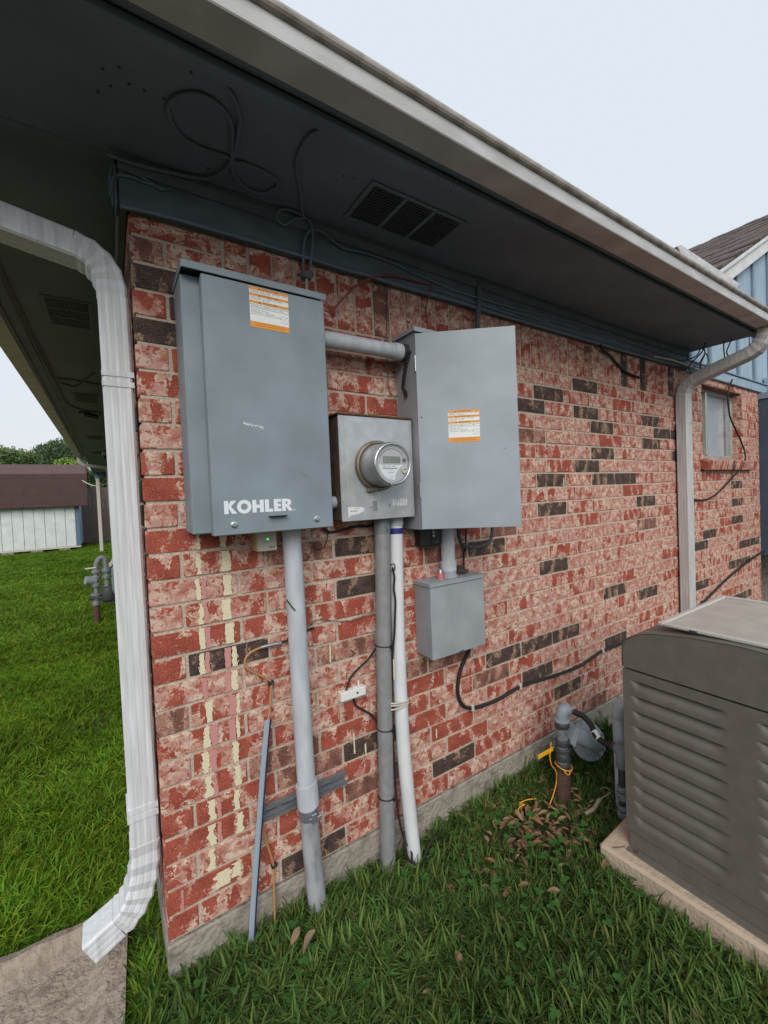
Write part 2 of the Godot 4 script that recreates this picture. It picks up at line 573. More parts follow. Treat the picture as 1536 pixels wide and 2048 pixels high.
func brick_materials() -> void:
	var w := cell_w * atlas_cols
	var h := cell_h * atlas_rows
	var swirl := gray(fnl(21, 0.015, 48.0, 1), w, h, 2)
	var swirl2 := gray(fnl(22, 0.040, 24.0, 2), w, h)
	var lines := gray(fnl(26, 0.021, 55.0, 2), w, h)
	var soft := gray(fnl(23, 0.012, 0.0, 2), w, h)
	var fine := gray(fnl(24, 0.16, 0.0, 3), w, h)
	var tone := gray(fnl(25, 0.016, 30.0, 3), w, h)
	var out := PackedByteArray()
	out.resize(w * h * 3)
	var hh := PackedByteArray()
	hh.resize(w * h)
	var kind_of := []
	kind_of.resize(atlas_rows)
	for k in rows_of:
		for r in rows_of[k]:
			kind_of[r] = k
	var shift := PackedFloat32Array()
	for c in atlas_cols * atlas_rows:
		shift.push_back(rng.randf_range(-0.08, 0.08))
	var thr_of := {"typical": 0.425, "washed": 0.345, "red": 0.56, "dark": 0.60, "brown": 0.50, "pink": 0.27}
	for y in h:
		var row := y / cell_h
		var k: String = kind_of[row]
		var base_thr: float = thr_of[k]
		for x in w:
			var i := y * w + x
			var sh := shift[row * atlas_cols + x / cell_w]
			var f := fine[i] / 255.0 - 0.5
			var so := soft[i] / 255.0
			var tn := tone[i] / 255.0
			var ln := lines[i] / 255.0
			var s2 := swirl2[i] / 255.0
			var s := swirl[i] / 255.0 * 0.68 + s2 * 0.32 + f * 0.02
			var r := 136.0 + 36.0 * so + 30.0 * f
			var g := 59.0 + 26.0 * so + 22.0 * f
			var bl := 44.0 + 22.0 * so + 18.0 * f
			if k == "dark":
				r = 50 + 40 * tn + 40 * f; g = 39 + 30 * tn + 34 * f; bl = 37 + 25 * tn + 30 * f
			elif k == "brown":
				r = 92 + 56 * so + 40 * f; g = 60 + 36 * so + 32 * f; bl = 52 + 28 * so + 28 * f
			var wr := 211.0
			var wg := 186.0
			var wb := 167.0
			var pinkness := clampf((tn - 0.34) * 3.0, 0.0, 1.0)
			if k == "pink":
				pinkness = clampf(pinkness + 0.25, 0.0, 1.0)
			if k == "dark":
				wr = 158; wg = 130; wb = 104
				pinkness *= 0.4
			elif k == "brown":
				wr = 186; wg = 152; wb = 130
			wr = lerpf(wr, wr * 0.885, pinkness) + 20.0 * f
			wg = lerpf(wg, wg * 0.755, pinkness) + 20.0 * f
			wb = lerpf(wb, wb * 0.775, pinkness) + 20.0 * f
			var d := s - base_thr - sh
			var hgt := 0.45 + f * 0.4
			var cover := clampf(d / 0.008 + 0.5, 0.0, 1.0)
			# thin, brushed-out slurry lets the clay through in tongues
			var thin := clampf((ln - 0.54) / 0.06, 0.0, 1.0) * (0.36 if k != "dark" else 0.3)
			thin = maxf(thin, clampf((s2 - 0.66) / 0.04, 0.0, 1.0) * 0.8)
			cover *= 1.0 - thin
			# pale rim where the slurry stops, and pale trails across bare clay
			var edge := clampf(1.0 - absf(d - 0.012) / 0.016, 0.0, 1.0)
			var trail := clampf(1.0 - absf(ln - 0.47) / 0.011, 0.0, 1.0) * (0.75 if k != "dark" else 0.14)
			if k == "dark":
				edge *= 0.25
			var white := clampf(maxf(edge * 0.7, trail) + 0.4 * f, 0.0, 1.0)
			r = lerpf(r, wr, cover); g = lerpf(g, wg, cover); bl = lerpf(bl, wb, cover)
			white *= 0.85
			r = lerpf(r, 228.0, white); g = lerpf(g, 208.0, white); bl = lerpf(bl, 188.0, white)
			hgt += 0.25 * maxf(cover, white)
			if f < -0.27:
				r *= 0.7; g *= 0.68; bl *= 0.7
				hgt -= 0.3
			var j := i * 3
			out[j] = int(clampf(r, 0, 255))
			out[j + 1] = int(clampf(g, 0, 255))
			out[j + 2] = int(clampf(bl, 0, 255))
			hh[i] = int(clampf(hgt, 0.0, 1.0) * 255.0)
	var im := Image.create_from_data(w, h, false, Image.FORMAT_RGB8, out)
	var hm := Image.create_from_data(w, h, false, Image.FORMAT_L8, hh)
	hm.convert(Image.FORMAT_RGBA8)
	hm.bump_map_to_normal_map(2.0)
	var m := StandardMaterial3D.new()
	m.resource_name = "washed_brick"
	m.albedo_texture = ImageTexture.create_from_image(im)
	m.normal_enabled = true
	m.normal_texture = ImageTexture.create_from_image(hm)
	m.normal_scale = 0.7
	m.roughness = 0.86
	M["brick"] = m


# the outline of a worn brick face, then its rounded arris and its sides
func brick_shape(b: MB, len_: float, hgt: float, cell: Rect2, seed_: int, upright := false) -> void:
	var r := RandomNumberGenerator.new()
	r.seed = seed_ * 977 + 5
	var pts := PackedVector2Array()
	var c := 0.003
	var jig := func(v: Vector2) -> Vector2:
		return v + Vector2(r.randf_range(-0.0014, 0.0010), r.randf_range(-0.0014, 0.0012))
	for q in [Vector2(c, 0), Vector2(len_ * r.randf_range(0.3, 0.6), 0), Vector2(len_ - c, 0), Vector2(len_, c), Vector2(len_, hgt - c), Vector2(len_ - c, hgt), Vector2(len_ * r.randf_range(0.4, 0.7), hgt), Vector2(c, hgt), Vector2(0, hgt - c), Vector2(0, c)]:
		pts.push_back(jig.call(q))
	var k := pts.size()
	var mid := Vector2(len_, hgt) * 0.5
	var lo := -0.03
	var bev := 0.0032
	var uvof := func(p: Vector2) -> Vector2:
		var q := Vector2(clampf(p.x / maxf(len_, 1e-4), 0.0, 1.0), clampf(p.y / hgt, 0.0, 1.0))
		var span := cell.size
		if upright:
			span = cell.size
		return cell.position + Vector2(q.x * span.x, (1.0 - q.y) * span.y)
	var fwd := Vector3(0, 0, 1)
	for i in k:
		var a := pts[i]
		var d := pts[(i + 1) % k]
		var ai := a + (mid - a).normalized() * bev * 1.3
		var di := d + (mid - d).normalized() * bev * 1.3
		var na := Vector3((a - mid).x / len_, (a - mid).y / hgt, 0).normalized()
		var nd := Vector3((d - mid).x / len_, (d - mid).y / hgt, 0).normalized()
		var e := (d - a).normalized()
		var side := Vector3(e.y, -e.x, 0)
		b.tri(Vector3(mid.x, mid.y, 0), Vector3(ai.x, ai.y, 0), Vector3(di.x, di.y, 0), fwd, fwd, fwd, uvof.call(mid), uvof.call(ai), uvof.call(di))
		var n1 := (side + fwd).normalized()
		b.tri(Vector3(ai.x, ai.y, 0), Vector3(a.x, a.y, -bev), Vector3(d.x, d.y, -bev), fwd, n1, n1, uvof.call(ai), uvof.call(a), uvof.call(d))
		b.tri(Vector3(ai.x, ai.y, 0), Vector3(d.x, d.y, -bev), Vector3(di.x, di.y, 0), fwd, n1, fwd, uvof.call(ai), uvof.call(d), uvof.call(di))
		b.tri(Vector3(a.x, a.y, -bev), Vector3(a.x, a.y, lo), Vector3(d.x, d.y, lo), side, side, side, uvof.call(a), uvof.call(a), uvof.call(d))
		b.tri(Vector3(a.x, a.y, -bev), Vector3(d.x, d.y, lo), Vector3(d.x, d.y, -bev), side, side, side, uvof.call(a), uvof.call(d), uvof.call(d))


var brick_cache := {}


func cell_rect(k: String, pick: int, frac: float) -> Rect2:
	var rows: Array = rows_of[k]
	var row: int = rows[(pick / atlas_cols) % rows.size()]
	var c := pick % atlas_cols
	var u := float(c) / atlas_cols
	var wdt := 1.0 / atlas_cols
	var used := wdt * clampf(frac, 0.12, 1.0)
	var slide := (wdt - used) * float((pick * 7) % 10) / 10.0
	return Rect2(u + slide + 0.004 * wdt, (row + 0.03) / atlas_rows, used - 0.008 * wdt, 0.94 / atlas_rows)


func brick_mesh(len_: float, hgt: float, k: String, pick: int) -> ArrayMesh:
	var key := "%d_%d_%s_%d" % [int(len_ * 1000), int(hgt * 1000), k, pick]
	if not brick_cache.has(key):
		var b := MB.new()
		brick_shape(b, len_, hgt, cell_rect(k, pick, len_ / 0.2435), pick * 13 + int(len_ * 1000))
		brick_cache[key] = b.mesh()
	return brick_cache[key]


const DARK := [Vector2i(1, 2), Vector2i(10, 18), Vector2i(10, 19), Vector2i(11, 1), Vector2i(11, 15), Vector2i(12, 15), Vector2i(12, 7), Vector2i(13, 3), Vector2i(14, 5), Vector2i(13, 18), Vector2i(15, 18), Vector2i(15, 3),
	Vector2i(16, 11), Vector2i(16, 7), Vector2i(17, 18), Vector2i(18, 10), Vector2i(18, 7), Vector2i(18, 9), Vector2i(19, 9), Vector2i(2, 4), Vector2i(20, 13), Vector2i(20, 9), Vector2i(21, 12), Vector2i(22, 12), Vector2i(22, 13),
	Vector2i(22, 9), Vector2i(23, 12), Vector2i(23, 7), Vector2i(23, 9), Vector2i(24, 7), Vector2i(25, 1), Vector2i(25, 9), Vector2i(26, 0), Vector2i(3, 8), Vector2i(4, 17), Vector2i(4, 18), Vector2i(5, 10), Vector2i(5, 3), Vector2i(5, 7),
	Vector2i(7, 15), Vector2i(7, 6), Vector2i(7, 7), Vector2i(7, 8), Vector2i(8, 11), Vector2i(8, 17), Vector2i(8, 18), Vector2i(9, 10), Vector2i(24, 0)]
const BROWN := [Vector2i(1, 9), Vector2i(10, 2), Vector2i(14, 11), Vector2i(15, 2), Vector2i(15, 6), Vector2i(21, 7), Vector2i(3, 3), Vector2i(5, 2), Vector2i(6, 1), Vector2i(8, 3), Vector2i(8, 4), Vector2i(9, 0), Vector2i(27, 0), Vector2i(14, 4), Vector2i(6, 5)]
const RED := [Vector2i(1, 0), Vector2i(15, 0), Vector2i(16, 0), Vector2i(18, 0), Vector2i(19, 0), Vector2i(2, 0), Vector2i(25, 0), Vector2i(3, 5), Vector2i(4, 4), Vector2i(5, 0), Vector2i(6, 3), Vector2i(7, 5), Vector2i(4, 0), Vector2i(12, 0)]
const PINK := [Vector2i(11, 6), Vector2i(12, 8), Vector2i(13, 0), Vector2i(14, 0), Vector2i(14, 7), Vector2i(14, 9), Vector2i(17, 0), Vector2i(20, 0), Vector2i(23, 0), Vector2i(7, 0), Vector2i(9, 2)]


func brick_kind(row: int, n: int, x: float) -> String:
	var at := Vector2i(row, n)
	if DARK.has(at):
		return "dark"
	if BROWN.has(at):
		return "brown"
	if RED.has(at):
		return "red"
	if PINK.has(at):
		return "pink"
	var f := rng.randf()
	if x < 0.9:
		return "red" if f < 0.22 else "washed" if f > 0.80 else "typical"
	return "red" if f < 0.03 else "pink" if f > 0.80 else "washed" if f > 0.28 else "typical"


func hidden_by_box(p: Vector3) -> bool:
	for ab in [AABB(Vector3(0.11, 1.26, 0.02), Vector3(0.41, 0.73, 0.15)), AABB(Vector3(0.58, 1.26, 0.0), Vector3(0.31, 0.37, 0.12)), AABB(Vector3(0.9, 1.21, 0.0), Vector3(0.28, 0.75, 0.3)), AABB(Vector3(0.955, 0.665, 0.0), Vector3(0.29, 0.3, 0.118)), AABB(Vector3(1.5, -0.05, 0.65), Vector3(0.7, 0.8, 0.7))]:
		if ab.intersects_segment(CAM, p + Vector3(0, 0, 0.005)) != null:
			return true
	return false


func front_bricks(wall: Node3D) -> void:
	# every brick: lower left corner, length, height, kind, whether it stands
	var all := []
	var h := COURSE - 0.010
	for row in range(1, 29):
		var y := (row - 1) * COURSE + 0.005
		var hh := h if row < 28 else 0.052
		var odd := row % 2 == 1
		var x := 0.0
		var n := 0
		while x < WALL_END - 0.03:
			var step := HEAD if odd and n == 0 else LONG
			var x0 := x + (0.0 if n == 0 else 0.005)
			var x1 := minf(x + step - 0.005, WALL_END - 0.003)
			var k := brick_kind(row, n, x)
			var spans := [[x0, x1]]
			if row >= 26:
				if x0 < 0.25 and x1 > 0.25:
					spans = [[x0, 0.2485]]
				elif x0 > 0.25 and x1 < 3.44:
					spans = []
				elif x0 < 3.44 and x0 > 0.25:
					spans = [[3.44, x1]]
			if row >= 20 and row <= 27:
				var cut := []
				for s in spans:
					if s[1] <= 3.83 or s[0] >= 4.68:
						cut.append(s)
					else:
						if s[0] < 3.83:
							cut.append([s[0], 3.828])
						if s[1] > 4.68:
							cut.append([4.682, s[1]])
				spans = cut
			for s in spans:
				if s[1] - s[0] > 0.02:
					all.append([Vector3(s[0], y, rng.randf_range(-0.0016, 0.0016)), s[1] - s[0], hh, k, false])
			x += step
			n += 1
	var i := 0
	while 0.2535 + (i + 1) * COURSE < 3.44:
		var k := "dark" if i in [30, 33, 38] else "brown" if i in [25, 7] else ("typical" if rng.randf() < 0.62 else "washed")
		all.append([Vector3(0.2535 + i * COURSE + 0.005, 25 * COURSE + 0.005, rng.randf_range(-0.0016, 0.0016)), 0.0694, 0.212, k, true])
		i += 1
	for a in all:
		var p: Vector3 = a[0] + Vector3(a[1] * 0.5, a[2] * 0.5, 0)
		a.append(p.distance_to(CAM) + (20.0 if hidden_by_box(p) else 0.0))
	all.sort_custom(func(a, b): return a[5] < b[5])
	var rest := MB.new()
	for j in all.size():
		var a = all[j]
		var pick := rng.randi_range(0, 31)
		var tilt := Basis(Vector3(0, 0, 1), rng.randf_range(-0.004, 0.004))
		if j < 290:
			var o: MeshInstance3D
			if a[4]:
				o = put_mesh("brick", brick_mesh(a[2], a[1], a[3], pick), M.brick, wall)
				o.transform = Transform3D(tilt * Basis(Vector3(0, 0, 1), PI / 2), a[0] + Vector3(a[1], 0, 0))
			else:
				o = put_mesh("brick", brick_mesh(a[1], a[2], a[3], pick), M.brick, wall)
				o.transform = Transform3D(tilt, a[0])
		else:
			rest.t = Transform3D(tilt, a[0])
			if a[4]:
				rest.t = Transform3D(tilt * Basis(Vector3(0, 0, 1), PI / 2), a[0] + Vector3(a[1], 0, 0))
				brick_shape(rest, a[2], a[1], cell_rect(a[3], pick, 1.0), j)
			else:
				brick_shape(rest, a[1], a[2], cell_rect(a[3], pick, a[1] / 0.2435), j)
	kind(obj("distant_brick", rest, M.brick, wall), "stuff")
	# the end wall round the corner: same bond, seen only at a glancing angle
	var end := MB.new()
	for row in range(1, 29):
		var y := (row - 1) * COURSE + 0.005
		var z := 0.0
		var n := 0
		while z > -9.45:
			var step := HEAD if row % 2 == 0 and n == 0 else LONG
			var z1 := maxf(z - step + 0.005, -9.5)
			var z0 := z - 0.005 if n > 0 else z - 0.034
			if z0 - z1 > 0.02:
				end.t = Transform3D(Basis(Vector3(0, 0, 1), Vector3(0, 1, 0), Vector3(-1, 0, 0)), Vector3(0, y, z1))
				brick_shape(end, z0 - z1, h if row < 28 else 0.052, cell_rect("typical" if rng.randf() < 0.8 else "dark", rng.randi_range(0, 31), 1.0), row * 41 + n)
			z -= step
			n += 1
	kind(obj("end_wall_brick", end, M.brick, wall), "stuff")


# old paint that ran down the bricks near the corner
func paint_runs(wall: Node3D) -> void:
	var cream := MB.new()
	var pink := MB.new()
	var r := RandomNumberGenerator.new()
	r.seed = 31
	var blot := func(b: MB, x: float, wd: float, y0: float, y1: float, rag: float) -> void:
		# a brushed run: its two edges wander a little, with a few bare specks and stray dabs
		var n := 14
		var lo := 0.0
		var ro := 0.0
		var lx := x - wd * 0.5
		var rx := x + wd * 0.5
		for i in n:
			var ya := lerpf(y0, y1, float(i) / n)
			var yb := lerpf(y0, y1, float(i + 1) / n)
			var l0 := lx
			var r0 := rx
			lo = lo * 0.7 + r.randf_range(-rag, rag) * 0.6
			ro = ro * 0.7 + r.randf_range(-rag, rag) * 0.6
			lx = minf(x - wd * 0.5 + lo, x - wd * 0.12)
			rx = maxf(x + wd * 0.5 + ro, x + wd * 0.12)
			b.quad(Vector3(l0, ya, 0.0026), Vector3(r0, ya, 0.0026), Vector3(rx, yb, 0.0026), Vector3(lx, yb, 0.0026), Vector3(0, 0, 1))
		for i in 9:
			var p := Vector3(x + r.randf_range(-0.8 * wd, 0.8 * wd), r.randf_range(y0, y1), 0.0027)
			var s := r.randf_range(0.001, 0.0028)
			b.flat(p + Vector3(-s, -s, 0), p + Vector3(s, -s * 0.4, 0), p + Vector3(-s * 0.2, s * 1.8, 0), Vector3(0, 0, 1))
	for row in range(1, 17):
		var y0 := (row - 1) * COURSE + 0.0065
		var y1 := row * COURSE - 0.0065
		var xa := 0.139 + 0.004 * sin(row * 1.7)
		var xb := 0.214 + 0.004 * sin(row * 2.3)
		if row >= 12 and row <= 15:
			blot.call(cream, xb, 0.026, y0, y1, 0.004)
		elif row == 10 or row == 11:
			blot.call(cream, xb + 0.013, 0.016, y0, y1, 0.004)
			blot.call(pink, xb - 0.008, 0.018, y0, y1, 0.002)
		elif row == 9 or row == 8:
			blot.call(pink, xb - 0.004, 0.019, y0, y1, 0.003)
			blot.call(cream, xb + 0.014, 0.010, y0, y1, 0.004)
		elif row in [4, 5, 6, 7]:
			blot.call(cream, xb + 0.002, 0.018, y0, y1, 0.006)
		elif row == 2:
			blot.call(cream, xb - 0.01, 0.03, y0 + 0.02, y1, 0.012)
			blot.call(cream, xb - 0.052, 0.05, y0 + 0.01, y1 - 0.006, 0.016)
		elif row == 16:
			blot.call(cream, xb, 0.014, y0, y1, 0.005)
		if row in [13, 14, 15, 16]:
			blot.call(cream, xa - 0.004, 0.013, y0, y1, 0.006)
			if row < 15:
				blot.call(pink, xa + 0.011, 0.010, y0, y1, 0.004)
		elif row in [11, 12]:
			blot.call(cream, xa - 0.008, 0.015, y0, y1, 0.004)
			blot.call(pink, xa + 0.009, 0.014, y0, y1, 0.003)
		elif row == 10:
			blot.call(pink, xa, 0.012, y0, y1, 0.003)
		elif row == 9:
			blot.call(cream, xa + 0.004, 0.018, y0, y1, 0.004)
		elif row in [7, 8]:
			blot.call(cream, xa - 0.010, 0.018, y0, y1, 0.005)
			blot.call(pink, xa + 0.012, 0.022, y0, y1, 0.005)
		elif row in [3, 4, 5, 6]:
			blot.call(cream, xa - 0.006, 0.022, y0, y1, 0.007)
			if row > 3:
				blot.call(pink, xa + 0.014, 0.012, y0, y1, 0.004)
	blot.call(pink, 0.042, 0.006, 0.085, 0.150, 0.001)
	for q in [[0.642, 0.345, 0.425], [0.69, 0.32, 0.365], [1.04, 0.26, 0.30], [0.56, 0.725, 0.79], [2.0, 1.35, 1.40], [1.585, 1.38, 1.42]]:
		blot.call(cream, q[0], 0.006, q[1], q[2], 0.001)
	obj("cream_paint_run", cream, M.paint_cream, wall)
	obj("pink_paint_run", pink, M.paint_pink, wall)


# ---------------------------------------------------------------- house
func house() -> void:
	brick_materials()
	var wall := thing("brick_wall", "mottled red and pink brick wall of the house that carries the electrical boxes", "brick wall")
	var b := MB.new()
	b.box(Vector3(0.006, 0, -0.2), Vector3(3.83, 2.22, -0.0055))
	b.box(Vector3(4.68, 0, -0.2), Vector3(WALL_END, 2.22, -0.0055))
	b.box(Vector3(3.83, 0, -0.2), Vector3(4.68, 1.47, -0.0055))
	b.box(Vector3(3.83, 2.144, -0.2), Vector3(4.68, 2.22, -0.0055))
	b.box(Vector3(0.0075, 0, -9.5), Vector3(0.2, 2.22, -0.2))
	b.box(Vector3(0.2, 0, -9.5), Vector3(9.0, 2.22, -9.3))
	obj("mortar_joints", b, M.mortar, wall)
	front_bricks(wall)
	paint_runs(wall)
	var f := MB.new()
	f.box(Vector3(-0.004, -0.4, -9.5), Vector3(0.25, -0.006, 0.004), 0.004)
	f.box(Vector3(0.25, -0.4, -0.25), Vector3(WALL_END, -0.006, 0.004), 0.004)
	obj("foundation", f, M.concrete, wall)
	# window sill of bricks on edge
	for i in 13:
		var s := MB.new()
		var x := 3.775 + i * 0.0815
		s.t = Transform3D(Basis(Vector3(1, 0, 0), 0.22), Vector3(x, 1.515, -0.06))
		s.box(Vector3(0, -0.05, -0.05), Vector3(0.072, 0.03, 0.125), 0.004)
		var c := rng.randi_range(0, 7)
		var rr := cell_rect("dark" if i == 6 else ["red", "washed", "pink", "typical"][i % 4], c, 0.35)
		for q in s.uv.size():
			s.uv[q] = rr.position + Vector2(s.uv[q].x * rr.size.x, s.uv[q].y * rr.size.y)
		obj("sill_brick", s, M.brick, wall)
	obj("sill_bed", bx(Vector3(3.78, 1.435, -0.1), Vector3(4.83, 1.50, -0.002), 0.001), M.mortar, wall)
	for row in range(20, 28):
		var jb := MB.new()
		jb.t = Transform3D(Basis(Vector3(0, 0, 1), Vector3(0, 1, 0), Vector3(-1, 0, 0)), Vector3(4.676, (row - 1) * COURSE + 0.005, -0.098))
		brick_shape(jb, 0.098 if row % 2 else 0.094, COURSE - 0.010, cell_rect("red" if row in [23, 25] else "washed", row, 0.4), row)
		obj("jamb_brick", jb, M.brick, wall)
	obj("lintel", bx(Vector3(3.832, 2.1395, -0.098), Vector3(4.678, 2.1436, -0.006), 0.001), M.lintel, wall)
	# window in its brick opening
	var w := thing("window", "narrow aluminium window with pale curtain in the brick wall beside the right downspout", "window", Vector3(3.83, 1.545, -0.1))
	var fr := MB.new()
	for q in [[0.0, 0.0, 0.03, 0.6], [0.82, 0.0, 0.85, 0.6], [0.0, 0.0, 0.85, 0.03], [0.0, 0.57, 0.85, 0.6]]:
		fr.box(Vector3(q[0], q[1], -0.03), Vector3(q[2], q[3], 0.02), 0.003)
	obj("frame", fr, M.window_frame, w)
	obj("mullion", bx(Vector3(0.25, 0.03, -0.025), Vector3(0.285, 0.57, 0.03), 0.003), M.window_frame, w)
	obj("sash", bx(Vector3(0.285, 0.03, -0.02), Vector3(0.30, 0.57, 0.012), 0.002), M.window_frame, w)
	for q in [[0.03, 0.25], [0.30, 0.82]]:
		obj("pane", bx(Vector3(q[0], 0.03, -0.004), Vector3(q[1], 0.57, 0.0)), M.pane, w)
	var cu := MB.new()
	for i in 40:
		var xa := 0.29 + i * 0.0133
		var za := -0.045 + 0.004 * sin(i * 0.7)
		var zb := -0.045 + 0.004 * sin((i + 1) * 0.7)
		cu.quad(Vector3(xa, 0.0, za), Vector3(xa + 0.0133, 0.0, zb), Vector3(xa + 0.0133, 0.6, zb), Vector3(xa, 0.6, za), Vector3(0, 0, 1))
	obj("curtain", cu, M.curtain, w)
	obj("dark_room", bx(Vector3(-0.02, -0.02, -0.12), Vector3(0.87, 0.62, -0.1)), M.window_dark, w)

	# eave: frieze, soffit boards, trim, vents, roof
	var e := thing("roof_eave", "dark blue grey painted eave and soffit boards overhanging the brick wall", "eave")
	obj("frieze_board", bx(Vector3(-0.022, 2.203, -0.001), Vector3(3.5, 2.352, 0.021), 0.003), M.frieze, e)
	obj("frieze_board", bx(Vector3(-0.024, 2.203, -9.5), Vector3(-0.001, 2.352, -0.003), 0.003), M.frieze, e)
	obj("corner_trim", bx(Vector3(-0.03, 2.20, -0.04), Vector3(-0.0245, 2.338, 0.026), 0.002), M.frieze, e)
	var cove := MB.new()
	cove.t = Transform3D(Basis(Vector3(0, 0, -1), Vector3(0, 1, 0), Vector3(1, 0, 0)), Vector3.ZERO)
	cove.prism(P2([-0.0212, 2.300, -0.030, 2.302, -0.046, 2.322, -0.048, 2.3385, -0.0212, 2.3385]), -0.02, 3.5)
	obj("cove_moulding", cove, M.frieze, e)
	# soffit panels with open joints between them
	var xs := [-0.42, 2.0, 3.56]
	for i in 2:
		obj("soffit_panel", bx(Vector3(xs[i] + 0.001, 2.340, 0.0215), Vector3(xs[i + 1] - 0.001, 2.352, 0.432), 0.0015), M.soffit, e)
	var zs := [0.0205, -2.35, -4.8, -7.2, -9.6]
	for i in 4:
		obj("soffit_panel", bx(Vector3(-0.42, 2.340, zs[i + 1] + 0.001), Vector3(-0.0245, 2.352, zs[i] - 0.001), 0.0015), M.soffit, e)
	obj("edge_trim", bx(Vector3(-0.47, 2.324, 0.436), Vector3(3.57, 2.345, 0.474), 0.002), M.soffit, e)
	obj("edge_trim", bx(Vector3(-0.458, 2.331, -9.6), Vector3(-0.412, 2.3445, 0.427), 0.002), M.soffit, e)
	obj("fascia", bx(Vector3(-0.50, 2.346, 0.4745), Vector3(3.58, 2.44, 0.511), 0.002), M.soffit, e)
	obj("fascia", bx(Vector3(-0.476, 2.320, -9.62), Vector3(-0.4585, 2.44, 0.473), 0.002), M.soffit, e)
	obj("end_board", bx(Vector3(3.545, 2.3525, 0.0), Vector3(3.565, 2.43, 0.474), 0.002), M.soffit, e)
	for q in [[-0.302, -0.105, -1.15, -1.56, true], [-0.302, -0.105, -3.33, -3.77, true], [-0.302, -0.105, -6.3, -6.72, true], [-0.302, -0.105, -8.6, -9.0, true], [0.632, 1.03, 0.335, 0.118, false]]:
		soffit_vent(e, q[0], q[1], q[3], q[2], q[4])
	var rf := MB.new()
	# roof planes rise from both eaves to a hip
	rf.quad(Vector3(-0.56, 2.435, 0.58), Vector3(3.60, 2.435, 0.58), Vector3(3.60, 4.1, -4.3), Vector3(4.4, 4.1, -4.3), Vector3(0, 1, 0.4))
	rf.quad(Vector3(-0.56, 2.435, 0.58), Vector3(-0.56, 2.435, -9.65), Vector3(4.4, 4.1, -5.2), Vector3(4.4, 4.1, -4.3), Vector3(-0.4, 1, 0))
	rf.quad(Vector3(-0.56, 2.435, -9.65), Vector3(9.0, 2.435, -9.65), Vector3(9.0, 4.1, -5.2), Vector3(4.4, 4.1, -5.2), Vector3(0, 1, -0.4))
	obj("roof_shingles", rf, M.shingle, e)
	obj("roof_deck", bx(Vector3(-0.47, 2.36, -9.5), Vector3(3.54, 2.43, 0.473)), M.soffit, e)
	# loose grey board on the roof edge
	var gb := MB.new()
	gb.t = Transform3D(Basis(Vector3(0, 0, 1), -0.006), Vector3(3.0, 2.82, 0.2))
	gb.prism(P2([0.07, 0.0, 0.92, 0.0, 1.02, 0.085, 0.02, 0.085, -0.03, 0.06]), -0.015, 0.015)
	tag(obj("flashing_board", gb, M.gutter), "pale grey flashing board standing above the front gutter at the shingle roof", "flashing")


func soffit_vent(e: Node3D, x0: float, x1: float, z0: float, z1: float, along_z: bool) -> void:
	var v := Node3D.new()
	v.name = "soffit_vent"
	e.add_child(v, true)
	var fr := MB.new()
	var y0 := 2.3345
	var y1 := 2.3398
	var t := 0.016
	fr.box(Vector3(x0, y0, z0), Vector3(x1, y1, z0 + t), 0.001)
	fr.box(Vector3(x0, y0, z1 - t), Vector3(x1, y1, z1), 0.001)
	fr.box(Vector3(x0, y0, z0 + t), Vector3(x0 + t, y1, z1 - t), 0.001)
	fr.box(Vector3(x1 - t, y0, z0 + t), Vector3(x1, y1, z1 - t), 0.001)
	obj("frame", fr, M.soffit, v)
	obj("opening", bx(Vector3(x0 + t, 2.3385, z0 + t), Vector3(x1 - t, 2.3394, z1 - t)), M.dark_wire, v)
	var lv := MB.new()
	# three banks of tilted fins
	var n := 15
	for bank in 3:
		for i in n:
			if along_z:
				var w := (z1 - z0 - 2 * t) / 3.0
				var za := z0 + t + bank * w + 0.008
				var xx := x0 + t + (i + 0.5) * (x1 - x0 - 2 * t) / n
				lv.t = Transform3D(Basis(Vector3(0, 0, 1), 1.0), Vector3(xx, 2.3365, 0))
				lv.box(Vector3(-0.0030, -0.0006, za), Vector3(0.0030, 0.0006, za + w - 0.016))
			else:
				var w := (x1 - x0 - 2 * t) / 3.0
				var xa := x0 + t + bank * w + 0.008
				var zz := z0 + t + (i + 0.5) * (z1 - z0 - 2 * t) / n
				lv.t = Transform3D(Basis(Vector3(1, 0, 0), 1.0), Vector3(0, 2.3365, zz))
				lv.box(Vector3(xa, -0.0006, -0.0032), Vector3(xa + w - 0.016, 0.0006, 0.0032))
	lv.t = Transform3D()
	for bank in 2:
		if along_z:
			var zc := z0 + t + (bank + 1) * (z1 - z0 - 2 * t) / 3.0
			lv.box(Vector3(x0 + t, 2.335, zc - 0.007), Vector3(x1 - t, 2.339, zc + 0.007))
		else:
			var xc := x0 + t + (bank + 1) * (x1 - x0 - 2 * t) / 3.0
			lv.box(Vector3(xc - 0.007, 2.335, z0 + t), Vector3(xc + 0.007, 2.339, z1 - t))
	obj("louver_fins", lv, M.soffit, v)


